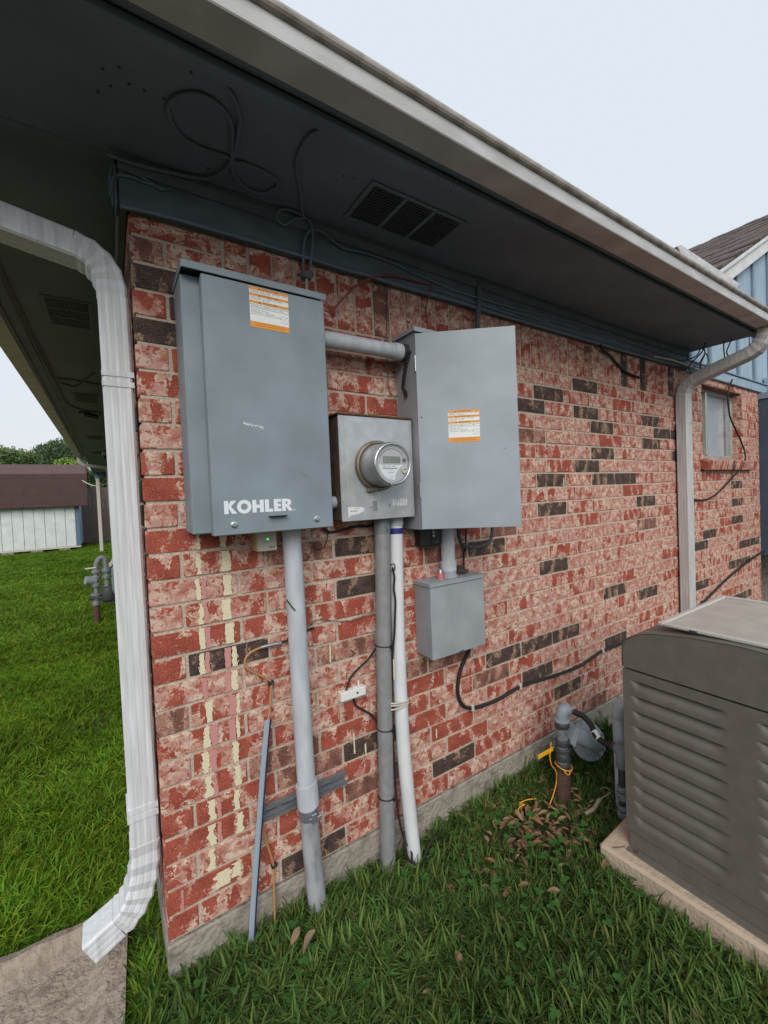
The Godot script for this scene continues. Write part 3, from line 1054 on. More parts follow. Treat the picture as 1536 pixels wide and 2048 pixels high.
# the taller part of the house at the right: siding, trim, gable and bay
func right_wing() -> void:
	var g := thing("gable_wing", "taller house wing in pale blue board and batten siding with white rake", "house wing")
	var wl := MB.new()
	wl.prism(P2([3.50, 2.275, 12.0, 2.275, 12.0, 2.80, 7.80, 5.08, 3.50, 2.75]), -0.15, -0.012)
	obj("siding", wl, M.blue_siding, g)
	for x in [3.62, 4.005, 4.62, 5.02, 5.44, 5.86, 6.28, 6.70, 7.12]:
		var top := 2.72 + (minf(x, 7.8) - 3.5) * 0.5419
		obj("batten", bx(Vector3(x - 0.022, 2.276, -0.0118), Vector3(x + 0.022, top - 0.02, 0.009), 0.003), M.blue_trim, g)
	obj("skirt_board", bx(Vector3(3.51, 2.196, -0.02), Vector3(5.26, 2.274, 0.024), 0.003), M.blue_siding, g)
	obj("drip_cap", bx(Vector3(3.51, 2.2745, -0.02), Vector3(5.26, 2.286, 0.036), 0.002), M.blue_trim, g)
	# rake boards, soffit and roof slopes
	var rk := MB.new()
	rk.prism(P2([3.55, 2.65, 7.8, 4.985, 7.8, 5.105, 3.55, 2.77]), 0.03, 0.06)
	rk.prism(P2([7.801, 4.985, 12.0, 2.68, 12.0, 2.80, 7.801, 5.105]), 0.03, 0.06)
	obj("rake_board", rk, M.white_trim, g)
	var rt := MB.new()
	rt.prism(P2([3.50, 2.745, 7.80, 5.108, 7.80, 5.142, 3.50, 2.779]), 0.0305, 0.085)
	obj("rake_trim", rt, M.white_trim, g)
	var run := Vector2(4.32, 2.374)
	var ln := run.length()
	var dir := run.normalized()
	var count := 30
	for i in count:
		# courses of shingles run along the wing, each lapping the one below
		var s := MB.new()
		s.t = Transform3D(Basis(Vector3(dir.x, dir.y, 0), Vector3(-dir.y, dir.x, 0), Vector3(0, 0, 1)), Vector3(3.48, 2.772, 0) + Vector3(dir.x, dir.y, 0) * (i * ln / count))
		var z := 0.09
		while z > -6.0:
			var wdt := rng.randf_range(0.12, 0.32)
			var th := rng.randf_range(0.010, 0.020)
			s.box(Vector3(0, 0.004, z - wdt), Vector3(ln / count + 0.02, th + 0.006, z - 0.004))
			z -= wdt
		obj("shingle_course", s, M.shingle if i % 3 else M.shingle_dark, g)
	var rs := MB.new()
	rs.quad(Vector3(7.80, 5.15, 0.09), Vector3(12.1, 2.80, 0.09), Vector3(12.1, 2.80, -6), Vector3(7.80, 5.15, -6), Vector3(0.4, 1, 0))
	rs.quad(Vector3(3.48, 2.77, 0.05), Vector3(7.80, 5.144, 0.05), Vector3(7.80, 5.144, -6), Vector3(3.48, 2.77, -6), Vector3(-0.4, 1, 0))
	obj("roof_slope", rs, M.shingle, g)
	var bay := thing("blue_bay", "dark blue panelled bay hanging from the house beyond the brick wall", "bay")
	obj("side_panel", bx(Vector3(5.105, 0.60, -0.15), Vector3(5.13, 2.14, 0.62), 0.004), M.bay_blue, bay)
	obj("front_panel", bx(Vector3(5.1305, 0.61, 0.58), Vector3(7.6, 2.14, 0.62), 0.004), M.bay_blue, bay)
	obj("floor_panel", bx(Vector3(5.1305, 0.60, -0.15), Vector3(7.6, 0.64, 0.575)), M.bay_blue, bay)
	obj("eave_trim", bx(Vector3(5.262, 2.145, 0.0), Vector3(7.7, 2.36, 0.66), 0.004), M.blue_siding, bay)
	obj("corner_strip", bx(Vector3(5.09, 2.13, -0.01), Vector3(5.13, 2.19, 0.64), 0.003), M.blue_trim, bay)
	var under := bx(Vector3(5.1, -0.3, -0.6), Vector3(9.0, 2.3, -0.2))
	tag(obj("set_back_wall", under, M.concrete), "shaded brick wall set back under the dark blue bay", "brick wall")


# ---------------------------------------------------------------- gutters and downspouts
func gutter_part(parent: Node3D, xf: Transform3D, len_: float) -> void:
	# K profile in (out, up) pushed along local z
	var b := MB.new()
	b.t = xf
	b.prism(P2([0.0, 0.0, 0.086, 0.0, 0.0885, 0.003, 0.0925, 0.043, 0.0905, 0.043, 0.0865, 0.005, 0.002, 0.003, 0.002, 0.080, 0.0, 0.080]), 0.0, len_)
	obj("trough", b, M.gutter, parent)
	var l := MB.new()
	l.t = xf
	l.prism(P2([0.0895, 0.0432, 0.0965, 0.0434, 0.1030, 0.0460, 0.1075, 0.0510, 0.1090, 0.0570, 0.1075, 0.0640, 0.1030, 0.0690, 0.0965, 0.0710, 0.0900, 0.0695, 0.0890, 0.0660, 0.0960, 0.0670, 0.1010, 0.0640, 0.1035, 0.0570, 0.1010, 0.0510, 0.0960, 0.0475, 0.0890, 0.0465]), 0.0, len_)
	obj("rolled_lip", l, M.gutter_lip, parent)
	for z in [0.0, len_]:
		var c := MB.new()
		c.t = xf
		c.prism(P2([0.002, 0.003, 0.086, 0.003, 0.090, 0.046, 0.102, 0.052, 0.104, 0.062, 0.096, 0.068, 0.002, 0.075]), z - 0.0015 if z > 0 else z - 0.002, z + 0.002 if z > 0 else z + 0.0015)
		obj("end_cap", c, M.gutter, parent)


func gutters() -> void:
	var g := thing("front_gutter", "long pale metal gutter along the front eave above the electrical boxes", "gutter")
	gutter_part(g, Transform3D(Basis(Vector3(0, 0, 1), Vector3(0, 1, 0), Vector3(-1, 0, 0)), Vector3(3.66, 2.332, 0.5125)), 4.26)
	var s := thing("side_gutter", "pale gutter along the left eave running away toward the back yard", "gutter")
	gutter_part(s, Transform3D(Basis(Vector3(-1, 0, 0), Vector3(0, 1, 0), Vector3(0, 0, -1)), Vector3(-0.4775, 2.318, 0.49)), 10.12)


func spout_section(hw: float, hd: float) -> PackedVector2Array:
	# a box tube with grooves down its faces
	var p := PackedVector2Array()
	var g := 0.0007
	var side := func(a: Vector2, b: Vector2, inward: Vector2, grooves: int) -> void:
		for i in grooves:
			var c := (i + 1.0) / (grooves + 1.0)
			for q in [[-0.055, 0.0], [-0.025, g], [0.025, g], [0.055, 0.0]]:
				p.push_back(a.lerp(b, c + q[0]) + inward * q[1])
	var r := 0.006
	p.push_back(Vector2(hw, -hd + r))
	side.call(Vector2(hw, -hd), Vector2(hw, hd), Vector2(-1, 0), 3)
	p.push_back(Vector2(hw, hd - r))
	p.push_back(Vector2(hw - r, hd))
	side.call(Vector2(hw, hd), Vector2(-hw, hd), Vector2(0, -1), 3)
	p.push_back(Vector2(-hw + r, hd))
	p.push_back(Vector2(-hw, hd - r))
	side.call(Vector2(-hw, hd), Vector2(-hw, -hd), Vector2(1, 0), 3)
	p.push_back(Vector2(-hw, -hd + r))
	p.push_back(Vector2(-hw + r, -hd))
	p.push_back(Vector2(hw - r, -hd))
	return p


func bend(a: Vector3, b: Vector3, c: Vector3, n: int) -> PackedVector3Array:
	var r := PackedVector3Array()
	for i in n + 1:
		var t := float(i) / n
		r.push_back(a.lerp(b, t).lerp(b.lerp(c, t), t))
	return r


func crimp(n: int, amount := 0.05) -> PackedFloat32Array:
	var r := PackedFloat32Array()
	for i in n:
		r.push_back(1.0 + (amount * 0.5 if i % 2 == 0 else -amount))
	return r


func spout_run(parent: Node3D, sec: PackedVector2Array, pieces: Array, side: Vector3, m: Material) -> void:
	for q in pieces:
		var b := MB.new()
		b.sweep(sec, q[1], side, q[2] if q.size() > 2 else PackedFloat32Array(), true)
		obj(q[0], b, m, parent)


func downspouts() -> void:
	var sec := spout_section(0.05, 0.037)
	var d := thing("left_downspout", "white fluted downspout at the left house corner with its shoe kicked outward", "downspout")
	var z := -0.082
	var e1 := bend(Vector3(-0.525, 2.30, z), Vector3(-0.525, 2.17, z), Vector3(-0.40, 2.143, z), 8)
	var e2 := bend(Vector3(-0.135, 2.092, z), Vector3(-0.048, 2.075, z), Vector3(-0.047, 1.965, z), 9)
	var e3 := bend(Vector3(-0.044, 0.315, z), Vector3(-0.043, 0.135, z), Vector3(-0.118, 0.098, z), 11)
	spout_run(d, sec, [
		["outlet", PackedVector3Array([Vector3(-0.525, 2.34, z), Vector3(-0.525, 2.30, z)])],
		["upper_elbow", e1, crimp(9)], ["slanted_arm", PackedVector3Array([e1[8], Vector3(-0.27, 2.1185, z), e2[0]])],
		["corner_elbow", e2, crimp(10, 0.05)],
		["pipe", PackedVector3Array([e2[9], Vector3(-0.046, 1.2, z), Vector3(-0.044, 0.42, z)])],
		["lower_pipe", PackedVector3Array([Vector3(-0.044, 0.4195, z), e3[0]]), PackedFloat32Array([0.975, 0.975])],
		["lower_elbow", e3, crimp(12, 0.07)], ["shoe", PackedVector3Array([e3[11], Vector3(-0.19, 0.063, z)])]], Vector3(0, 0, 1), M.spout)
	for y in [1.742, 1.712, 0.435, 0.412]:
		var b := MB.new()
		b.sweep(P2([0.0525, -0.0395, 0.0525, 0.0395, -0.0525, 0.0395, -0.0525, -0.0395]), PackedVector3Array([Vector3(-0.0455, y, z), Vector3(-0.0455, y - 0.016, z)]), Vector3(0, 0, 1))
		obj("joint_band", b, M.spout, d)
	var r := thing("right_downspout", "dusty grey white downspout on the brick wall left of the window", "downspout")
	var sec2 := spout_section(0.047, 0.038)
	var f1 := bend(Vector3(3.42, 2.325, 0.548), Vector3(3.42, 2.215, 0.545), Vector3(3.415, 2.185, 0.44), 9)
	var f2 := bend(Vector3(3.395, 2.105, 0.165), Vector3(3.385, 2.075, 0.052), Vector3(3.383, 1.96, 0.052), 9)
	spout_run(r, sec2, [["outlet_elbow", f1, crimp(10, 0.03)], ["slanted_arm", PackedVector3Array([f1[9], f2[0]])], ["wall_elbow", f2, crimp(10, 0.03)],
		["pipe", PackedVector3Array([f2[9], Vector3(3.383, 1.775, 0.052)]), PackedFloat32Array([1.02, 1.02])],
		["pipe", PackedVector3Array([Vector3(3.383, 1.7745, 0.052), Vector3(3.383, 1.0, 0.052), Vector3(3.383, 0.0, 0.052)])]], Vector3(1, 0, 0), M.spout_dirty)
	obj("wall_strap", bx(Vector3(3.325, 1.78, 0.0), Vector3(3.441, 1.805, 0.006), 0.001), M.spout_dirty, r)
	obj("screw", rod(Vector3(3.41, 1.785, 0.09), Vector3(3.41, 1.785, 0.095), 0.005, 8), M.strut, r)

	var k := thing("far_downspout", "thin pale downspout at the far back end of the left eave", "downspout")
	var s3 := spout_section(0.04, 0.03)
	var z3 := -9.42
	var g1 := bend(Vector3(-0.52, 2.31, z3), Vector3(-0.52, 2.16, z3), Vector3(-0.40, 2.14, z3), 7)
	var g2 := bend(Vector3(-0.16, 2.11, z3), Vector3(-0.06, 2.10, z3), Vector3(-0.06, 1.98, z3), 7)
	var g3 := bend(Vector3(-0.045, 0.33, z3), Vector3(-0.045, 0.16, z3), Vector3(-0.16, 0.10, z3), 7)
	spout_run(k, s3, [["upper_elbow", g1, crimp(8, 0.03)], ["slanted_arm", PackedVector3Array([g1[7], g2[0]])], ["corner_elbow", g2, crimp(8, 0.03)], ["pipe", PackedVector3Array([g2[7], g3[0]])], ["shoe", g3, crimp(8, 0.03)]], Vector3(0, 0, 1), M.spout_dirty)


# ---------------------------------------------------------------- small print, drawn dot by dot
const GLYPH := {"A": "0E11111F111111", "B": "1E11111E11111E", "C": "0E11101010110E", "D": "1E11111111111E", "E": "1F10101E10101F", "F": "1F10101E101010", "G": "0E11101713110F", "H": "1111111F111111", "I": "0E04040404040E", "J": "0702020202120C", "K": "11121418141211", "L": "1010101010101F", "M": "111B1515111111", "N": "11191513111111", "O": "0E11111111110E", "P": "1E11111E101010", "Q": "0E11111115120D", "R": "1E11111E141211", "S": "0F10100E01011E", "T": "1F040404040404", "U": "1111111111110E", "V": "11111111110A04", "W": "1111111515150A", "X": "11110A040A1111", "Y": "11110A04040404", "Z": "1F01020408101F", "0": "0E11131519110E", "1": "040C040404040E", "2": "0E11010204081F", "3": "1F02040201110E", "4": "02060A121F0202", "5": "1F101E0101110E", "6": "0608101E11110E", "7": "1F010204080808", "8": "0E11110E11110E", "9": "0E11110F01020C", ".": "00000000000C0C", ",": "000000000C0408", "/": "00010204081000", "-": "0000001F000000"}


func type_on(im: Image, text: String, x: int, y: int, px: int, c: Color) -> void:
	for ch in text:
		if GLYPH.has(ch):
			var g: String = GLYPH[ch]
			for row in 7:
				var bits := g.substr(row * 2, 2).hex_to_int()
				for k in 5:
					if bits & (16 >> k):
						im.fill_rect(Rect2i(x + k * px, y + row * px, px, px), c)
		x += 6 * px


func centred(im: Image, text: String, cx: int, y: int, px: int, c: Color) -> void:
	type_on(im, text, cx - text.length() * 3 * px, y, px, c)


func warning_texture() -> ImageTexture:
	var w := 512
	var h := 540
	var im := Image.create(w, h, false, Image.FORMAT_RGB8)
	var white := rgb(232, 236, 232)
	var org := rgb(232, 152, 54)
	var ink := rgb(58, 62, 62)
	var brown := rgb(96, 52, 22)
	im.fill(white)
	for q in [[0, 40], [88, 36], [184, 36], [460, 80]]:
		im.fill_rect(Rect2i(0, q[0], w, q[1]), org)
	var heads := [["ATTENTION", 6], ["ATTENTION", 92], ["ATENCION", 188]]
	for q in heads:
		centred(im, q[0], 270, q[1], 4, brown)
		for i in 26:
			im.fill_rect(Rect2i(128 - i / 2, q[1] + i, i + 1, 1), brown)
	im.fill_rect(Rect2i(318, 182, 16, 4), brown)
	type_on(im, "ALTERNATE POWER SOURCE AVAILABLE. CONNECT", 18, 46, 2, ink)
	type_on(im, "GENERATOR ON PREMISES", 18, 66, 2, ink)
	type_on(im, "AUTRE SOURCE DE COURANT DISPONIBLE", 18, 132, 2, ink)
	type_on(im, "GENERATRICE SUR SITE", 18, 154, 2, ink)
	type_on(im, "SUMINISTRO DE CORRIENTE ALTERNA DISPONIBLE", 4, 230, 2, ink)
	type_on(im, "GENERADOR DE EMERGENCIA EN EL PREDIO", 18, 252, 2, ink)
	im.fill_rect(Rect2i(0, 278, w, 4), ink)
	type_on(im, "GENERATOR LOCATION", 20, 300, 2, ink)
	type_on(im, "EMPLACEMENT DU GENERATEUR", 20, 326, 2, ink)
	type_on(im, "UBICACION DEL GENERADOR ELECTRICO", 20, 352, 2, ink)
	var c := Vector2(452, 372)
	for i in 8:
		var a := TAU * i / 8.0
		for s in range(8, 38):
			im.fill_rect(Rect2i(int(c.x + cos(a) * s), int(c.y + sin(a) * s), 2, 2), rgb(120, 130, 130))
		centred(im, ["E", "SE", "S", "SW", "W", "NW", "N", "NE"][i], int(c.x + cos(a) * 52), int(c.y + sin(a) * 52) - 6, 2, ink)
	centred(im, "DO NOT REMOVE OR COVER THIS LABEL", 256, 474, 2, brown)
	centred(im, "NO QUITE NI CUBRA ESTA ETIQUETA", 256, 502, 2, brown)
	return ImageTexture.create_from_image(im)


func print_sheet(b: MB, lo: Vector2, hi: Vector2, z0: float, z1: float) -> void:
	var f := Vector3(0, 0, 1)
	var a := Vector3(lo.x, lo.y, z1)
	var c := Vector3(hi.x, hi.y, z1)
	b.tri(a, Vector3(hi.x, lo.y, z1), c, f, f, f, Vector2(0, 1), Vector2(1, 1), Vector2(1, 0))
	b.tri(a, c, Vector3(lo.x, hi.y, z1), f, f, f, Vector2(0, 1), Vector2(1, 0), Vector2(0, 0))
	b.box(Vector3(lo.x, lo.y, z0), Vector3(hi.x, hi.y, z1 - 0.0002))


# ---------------------------------------------------------------- transfer switch
func transfer_switch() -> void:
	var wm := StandardMaterial3D.new()
	wm.resource_name = "warning_print"
	wm.albedo_texture = warning_texture()
	wm.roughness = 0.5
	M["warning"] = wm
	var t := thing("transfer_switch", "largest grey electrical box with white KOHLER lettering and an orange warning sticker", "electrical box")
	obj("body", bx(Vector3(0.106, 1.254, 0.002), Vector3(0.521, 1.995, 0.141), 0.003), M.switch_grey, t)
	obj("door", bx(Vector3(0.153, 1.247, 0.1415), Vector3(0.518, 1.991, 0.18), 0.0025), M.switch_grey, t)
	var lid := MB.new()
	lid.box(Vector3(0.1035, 2.012, 0.0), Vector3(0.5265, 2.0175, 0.1785), 0.002)
	lid.box(Vector3(0.1035, 1.996, 0.1786), Vector3(0.5265, 2.0175, 0.1815), 0.0012)
	obj("lid", lid, M.switch_grey, t)
	var fl := MB.new()
	fl.t = Transform3D(Basis(Vector3(0, 0, 1), Vector3(0, 1, 0), Vector3(-1, 0, 0)), Vector3(0.1055, 0, 0))
	fl.prism(P2([0.178, 2.0115, 0.178, 1.994, 0.0, 1.993, 0.0, 2.0115]), 0.0, 0.002)
	obj("lid_flange", fl, M.switch_grey, t)
	for x in [0.208, 0.461]:
		var s := MB.new()
		s.lathe(P2([0.0, 0.008, 0.0045, 0.008, 0.006, 0.006, 0.0065, 0.002, 0.010, 0.001, 0.010, 0.0]), 14, axis_xf(Vector3(x, 1.2765, 0.18), Vector3(0, 0, 1)))
		obj("screw", s, M.bright_metal, t)
	obj("latch_tab", bx(Vector3(0.307, 1.2935, 0.1795), Vector3(0.361, 1.2965, 0.197), 0.001), M.black_plastic, t)
	# the name in heavy capitals: K O H L E R and a full stop
	var L := MB.new()
	var hgt := 0.038
	var z0 := 0.1801
	var z1 := 0.1808
	var w := 0.0118
	var pen := func(poly: PackedVector2Array, x: float) -> void:
		var q := PackedVector2Array()
		for p in poly:
			q.push_back(Vector2(x + p.x, 1.309 + p.y))
		L.prism(q, z0, z1)
	pen.call(P2([0, 0, w, 0, w, hgt, 0, hgt]), 0.183)
	pen.call(P2([w, 0.017, 0.0205, 0.0, 0.036, 0.0, 0.0185, 0.0205, 0.034, hgt, 0.0195, hgt, w, 0.0255]), 0.183)
	var oc := Vector2(0.2385, 1.328)
	for i in 28:
		var a := TAU * i / 28
		var b := TAU * (i + 1) / 28
		L.prism(PackedVector2Array([oc + Vector2(cos(a), sin(a)) * 0.0098, oc + Vector2(cos(a), sin(a)) * 0.0203, oc + Vector2(cos(b), sin(b)) * 0.0203, oc + Vector2(cos(b), sin(b)) * 0.0098]), z0, z1)
	pen.call(P2([0, 0, w, 0, w, 0.0135, 0.0215, 0.0135, 0.0215, 0, 0.0333, 0, 0.0333, hgt, 0.0215, hgt, 0.0215, 0.0235, w, 0.0235, w, hgt, 0, hgt]), 0.2615)
	pen.call(P2([0, 0, 0.023, 0, 0.023, 0.0092, w, 0.0092, w, hgt, 0, hgt]), 0.2985)
	pen.call(P2([0, 0, 0.0222, 0, 0.0222, 0.0088, w, 0.0088, w, 0.0148, 0.0212, 0.0148, 0.0212, 0.0232, w, 0.0232, w, 0.0292, 0.0222, 0.0292, 0.0222, hgt, 0, hgt]), 0.325)
	pen.call(P2([0, 0, 0.0112, 0, 0.0112, hgt, 0, hgt]), 0.350)
	pen.call(P2([0.0112, 0.0150, 0.0205, 0.0, 0.034, 0.0, 0.0215, 0.0162, 0.0270, 0.0195, 0.0290, 0.0260, 0.0275, 0.0325, 0.0220, 0.0368, 0.0160, hgt, 0.0112, hgt, 0.0112, 0.0296, 0.0150, 0.0296, 0.0172, 0.0270, 0.0172, 0.0240, 0.0150, 0.0216, 0.0112, 0.0216]), 0.350)
	pen.call(P2([0.0, 0.0015, 0.0022, 0, 0.004, 0.0015, 0.004, 0.0034, 0.0022, 0.005, 0, 0.0034]), 0.3865)
	obj("brand_lettering", L, M.white_print, t)
	var st := MB.new()
	st.t = Transform3D(Basis(Vector3(0, 0, 1), -0.004), Vector3(0.3405, 1.926, 0.18))
	print_sheet(st, Vector2(-0.0585, -0.0605), Vector2(0.0585, 0.0605), 0.0001, 0.0008)
	obj("warning_sticker", st, M.warning, t)
	# scuffs where labels were torn away
	var sc := MB.new()
	var r := RandomNumberGenerator.new()
	r.seed = 5
	for i in 26:
		var p := Vector3(0.246 + i * 0.0022, 1.575 - i * 0.0004 + r.randf_range(-0.003, 0.003), 0.1806)
		var a := r.randf_range(0.002, 0.006)
		sc.flat(p, p + Vector3(a, r.randf_range(0.001, 0.005), 0), p + Vector3(a * 0.7, -r.randf_range(0.001, 0.004), 0), Vector3(0, 0, 1))
	obj("white_scuff", sc, M.white_print, t)
	var s2 := MB.new()
	for i in 22:
		var p := Vector3(0.403 + i * 0.0022, 1.432 - i * 0.0011 + r.randf_range(-0.005, 0.005), 0.1806)
		s2.flat(p, p + Vector3(r.randf_range(0.003, 0.006), r.randf_range(0.000, 0.003), 0), p + Vector3(0.003, -r.randf_range(0.001, 0.003), 0), Vector3(0, 0, 1))
	obj("grey_scuff", s2, M.label_grey, t)


# ---------------------------------------------------------------- meter
func meter() -> void:
	var t := thing("meter_socket", "square weathered metal meter can between the two large grey boxes", "meter box")
	obj("can", bx(Vector3(0.580, 1.259, 0.001), Vector3(0.888, 1.634, 0.116), 0.003), M.pan_side, t)
	obj("front_cover", bx(Vector3(0.578, 1.256, 0.1165), Vector3(0.890, 1.635, 0.121), 0.0018), M.galvanised, t)
	obj("rusty_lid", bx(Vector3(0.574, 1.6355, 0.0), Vector3(0.893, 1.6435, 0.126), 0.002), M.rust, t)
	var c := Vector3(0.729, 1.455, 0.121)
	var out := axis_xf(c, Vector3(0, 0, 1))
	var ring := MB.new()
	ring.lathe(P2([0.0935, 0.0, 0.0935, 0.010, 0.090, 0.017, 0.0835, 0.018, 0.080, 0.014, 0.080, 0.0]), 56, out, true)
	obj("sealing_ring", ring, M.old_ring, t)
	var lk := MB.new()
	lk.lathe(P2([0.0, 0.034, 0.0045, 0.034, 0.005, 0.030, 0.009, 0.030, 0.010, 0.022, 0.010, 0.0, 0.0, 0.0]), 18, axis_xf(Vector3(0.694, 1.366, 0.121), Vector3(0.25, 0, 1)))
	lk.box(Vector3(0.678, 1.358, 0.122), Vector3(0.712, 1.374, 0.138), 0.003)
	obj("ring_latch", lk, M.old_ring, t)
	# torn labels, plate and holes on the cover
	var lab := MB.new()
	lab.prism(P2([0.602, 1.308, 0.655, 1.306, 0.668, 1.300, 0.664, 1.290, 0.652, 1.286, 0.641, 1.279, 0.634, 1.283, 0.625, 1.276, 0.618, 1.280, 0.602, 1.270]), 0.1212, 0.1217)
	obj("torn_label", lab, M.label_white, t)
	var lt := MB.new()
	for i in 9:
		if i % 3 != 2:
			lt.box(Vector3(0.612 + i * 0.0032, 1.2905, 0.1218), Vector3(0.6144 + i * 0.0032, 1.2935, 0.1221))
	lt.box(Vector3(0.628, 1.3015, 0.1218), Vector3(0.648, 1.3025, 0.1221))
	obj("label_text", lt, M.black_print, t)
	var ua := MB.new()
	for q in [[0.786, 1.302, 0.791, 1.329, 0.797, 1.329, 0.797, 1.304], [0.799, 1.305, 0.803, 1.329, 0.806, 1.329, 0.806, 1.306], [0.808, 1.302, 0.815, 1.328, 0.818, 1.328, 0.818, 1.302], [0.8205, 1.302, 0.8205, 1.316, 0.833, 1.316, 0.833, 1.302], [0.8205, 1.318, 0.824, 1.329, 0.833, 1.329, 0.833, 1.318], [0.8355, 1.302, 0.8355, 1.329, 0.842, 1.329, 0.842, 1.302], [0.8445, 1.302, 0.8445, 1.314, 0.854, 1.314, 0.852, 1.302], [0.8445, 1.316, 0.8445, 1.329, 0.852, 1.328, 0.856, 1.322, 0.854, 1.316]]:
		ua.prism(P2(q), 0.1212, 0.1218)
	obj("cut_label", ua, M.label_white, t)
	obj("grey_plate", bx(Vector3(0.703, 1.288, 0.1212), Vector3(0.721, 1.325, 0.1224), 0.0004), M.label_grey, t)
	for q in [[0.695, 1.302], [0.775, 1.302], [0.775, 1.309]]:
		obj("hole", rod(Vector3(q[0], q[1], 0.1205), Vector3(q[0], q[1], 0.1215), 0.0022, 8), M.dark_gap, t)
	var dr := MB.new()
	dr.tube(smooth(P([0.6, 1.625, 0.1215, 0.602, 1.56, 0.1215, 0.597, 1.50, 0.1215, 0.604, 1.44, 0.1215, 0.606, 1.34, 0.1215])), 0.0012, 5)
	dr.tube(smooth(P([0.585, 1.52, 0.1215, 0.583, 1.40, 0.1215, 0.590, 1.36, 0.1215, 0.584, 1.33, 0.1215])), 0.0016, 5)
	dr.tube(smooth(P([0.584, 1.34, 0.1215, 0.592, 1.32, 0.1215, 0.602, 1.31, 0.1215])), 0.002, 5)
	obj("dried_drip", dr, M.ivory_cover, t)

	var m := thing("electric_meter", "round grey electric meter with a clear front and digital display", "electric meter", c)
	var f := axis_xf(Vector3.ZERO, Vector3(0, 0, 1))
	var body := MB.new()
	body.lathe(P2([0.0785, 0.012, 0.0795, 0.020, 0.0765, 0.026, 0.0755, 0.098, 0.0765, 0.101]), 56, f, true)
	obj("body", body, M.meter_case, m)
	var rim := MB.new()
	rim.lathe(P2([0.0765, 0.1012, 0.0775, 0.106, 0.0765, 0.113, 0.072, 0.117, 0.067, 0.116, 0.066, 0.108]), 56, f, true)
	obj("clear_rim", rim, M.bright_metal, m)
	for i in 6:
		var a := TAU * (i + 0.35) / 6.0
		var nb := MB.new()
		nb.t = Transform3D(Basis(Vector3(0, 0, 1), a), Vector3.ZERO)
		nb.box(Vector3(0.066, -0.0012, 0.1155), Vector3(0.0785, 0.0012, 0.118), 0.0004)
		obj("rim_rib", nb, M.bright_metal, m)
	var face := MB.new()
	face.lathe(P2([0.0, 0.106, 0.0655, 0.106, 0.066, 0.100]), 48, f)
	obj("face_plate", face, M.label_grey if false else mat("meter_face", rgb(176, 176, 176), 0.5), m)
	var arc := MB.new()
	var ap := PackedVector3Array()
	for i in 19:
		var a := lerpf(0.25, 2.75, i / 18.0)
		ap.push_back(Vector3(cos(a) * 0.053, sin(a) * 0.053, 0.1065))
	arc.tube(ap, 0.0011, 6)
	obj("face_arc", arc, M.iron_dark, m)
	obj("display", bx(Vector3(-0.034, 0.004, 0.1062), Vector3(0.031, 0.0235, 0.1072), 0.0006), mat("lcd", rgb(112, 122, 104), 0.25), m)
	obj("display_frame", bx(Vector3(-0.037, 0.0015, 0.1055), Vector3(0.034, 0.026, 0.1066), 0.0006), M.iron_dark, m)
	# seven-segment digits
	var dg := MB.new()
	var segs := {"0": [0, 1, 2, 4, 5, 6], "2": [0, 2, 3, 4, 6], "-": [3]}
	var at := -0.030
	for ch in ["-", "2", " ", "0", "0", "0", "0", "0"]:
		if segs.has(ch):
			for s in segs[ch]:
				var x := at
				var y := 0.0075
				match s:
					0: dg.box(Vector3(x, y + 0.0118, 0.1074), Vector3(x + 0.0055, y + 0.013, 0.1077))
					3: dg.box(Vector3(x, y + 0.0059, 0.1074), Vector3(x + 0.0055, y + 0.0071, 0.1077))
					6: dg.box(Vector3(x, y, 0.1074), Vector3(x + 0.0055, y + 0.0012, 0.1077))
					1: dg.box(Vector3(x - 0.0004, y + 0.0066, 0.1074), Vector3(x + 0.0008, y + 0.0128, 0.10765))
					2: dg.box(Vector3(x + 0.0047, y + 0.0066, 0.1074), Vector3(x + 0.0059, y + 0.0128, 0.10765))
					4: dg.box(Vector3(x - 0.0004, y + 0.0003, 0.1074), Vector3(x + 0.0008, y + 0.0063, 0.10765))
					5: dg.box(Vector3(x + 0.0047, y + 0.0003, 0.1074), Vector3(x + 0.0059, y + 0.0063, 0.10765))
		at += 0.0078
	obj("digits", dg, M.black_print, m)
	var nl := MB.new()
	nl.prism(P2([-0.055, -0.003, 0.045, -0.003, 0.030, -0.014, 0.016, -0.031, 0.006, -0.058, -0.018, -0.053, -0.036, -0.042, -0.050, -0.020]), 0.1062, 0.1068)
	obj("name_label", nl, M.white_print, m)
	var nt := MB.new()
	for q in [[-0.046, -0.0045, 0.035, -0.0030, 7], [-0.040, -0.0110, 0.018, -0.0085, 3], [-0.026, -0.0235, 0.006, -0.0225, 5], [-0.020, -0.032, 0.006, -0.0295, 3], [-0.012, -0.045, 0.002, -0.0440, 2], [-0.016, -0.051, 0.004, -0.0500, 3]]:
		var step: float = (q[2] - q[0]) / q[4]
		for i in q[4]:
			nt.box(Vector3(q[0] + i * step, q[1], 0.107), Vector3(q[0] + (i + 0.72) * step, q[3], 0.1073))
	nt.box(Vector3(-0.041, -0.0185, 0.107), Vector3(0.020, -0.0145, 0.1073))
	obj("label_text", nt, M.label_grey, m)
	var bt := MB.new()
	bt.lathe(P2([0.0, 0.113, 0.006, 0.113, 0.0065, 0.106]), 18, f * Transform3D(Basis(), Vector3(0, 0, 0)))
	bt.t = Transform3D()
	var b2 := rod(Vector3(0.048, 0.013, 0.106), Vector3(0.048, 0.013, 0.114), 0.0062)
	obj("reset_button", b2, M.black_plastic, m)
	var op := rod(Vector3(0.047, -0.021, 0.106), Vector3(0.047, -0.021, 0.1145), 0.0125, 20)
	obj("optical_port", op, M.ivory_cover, m)
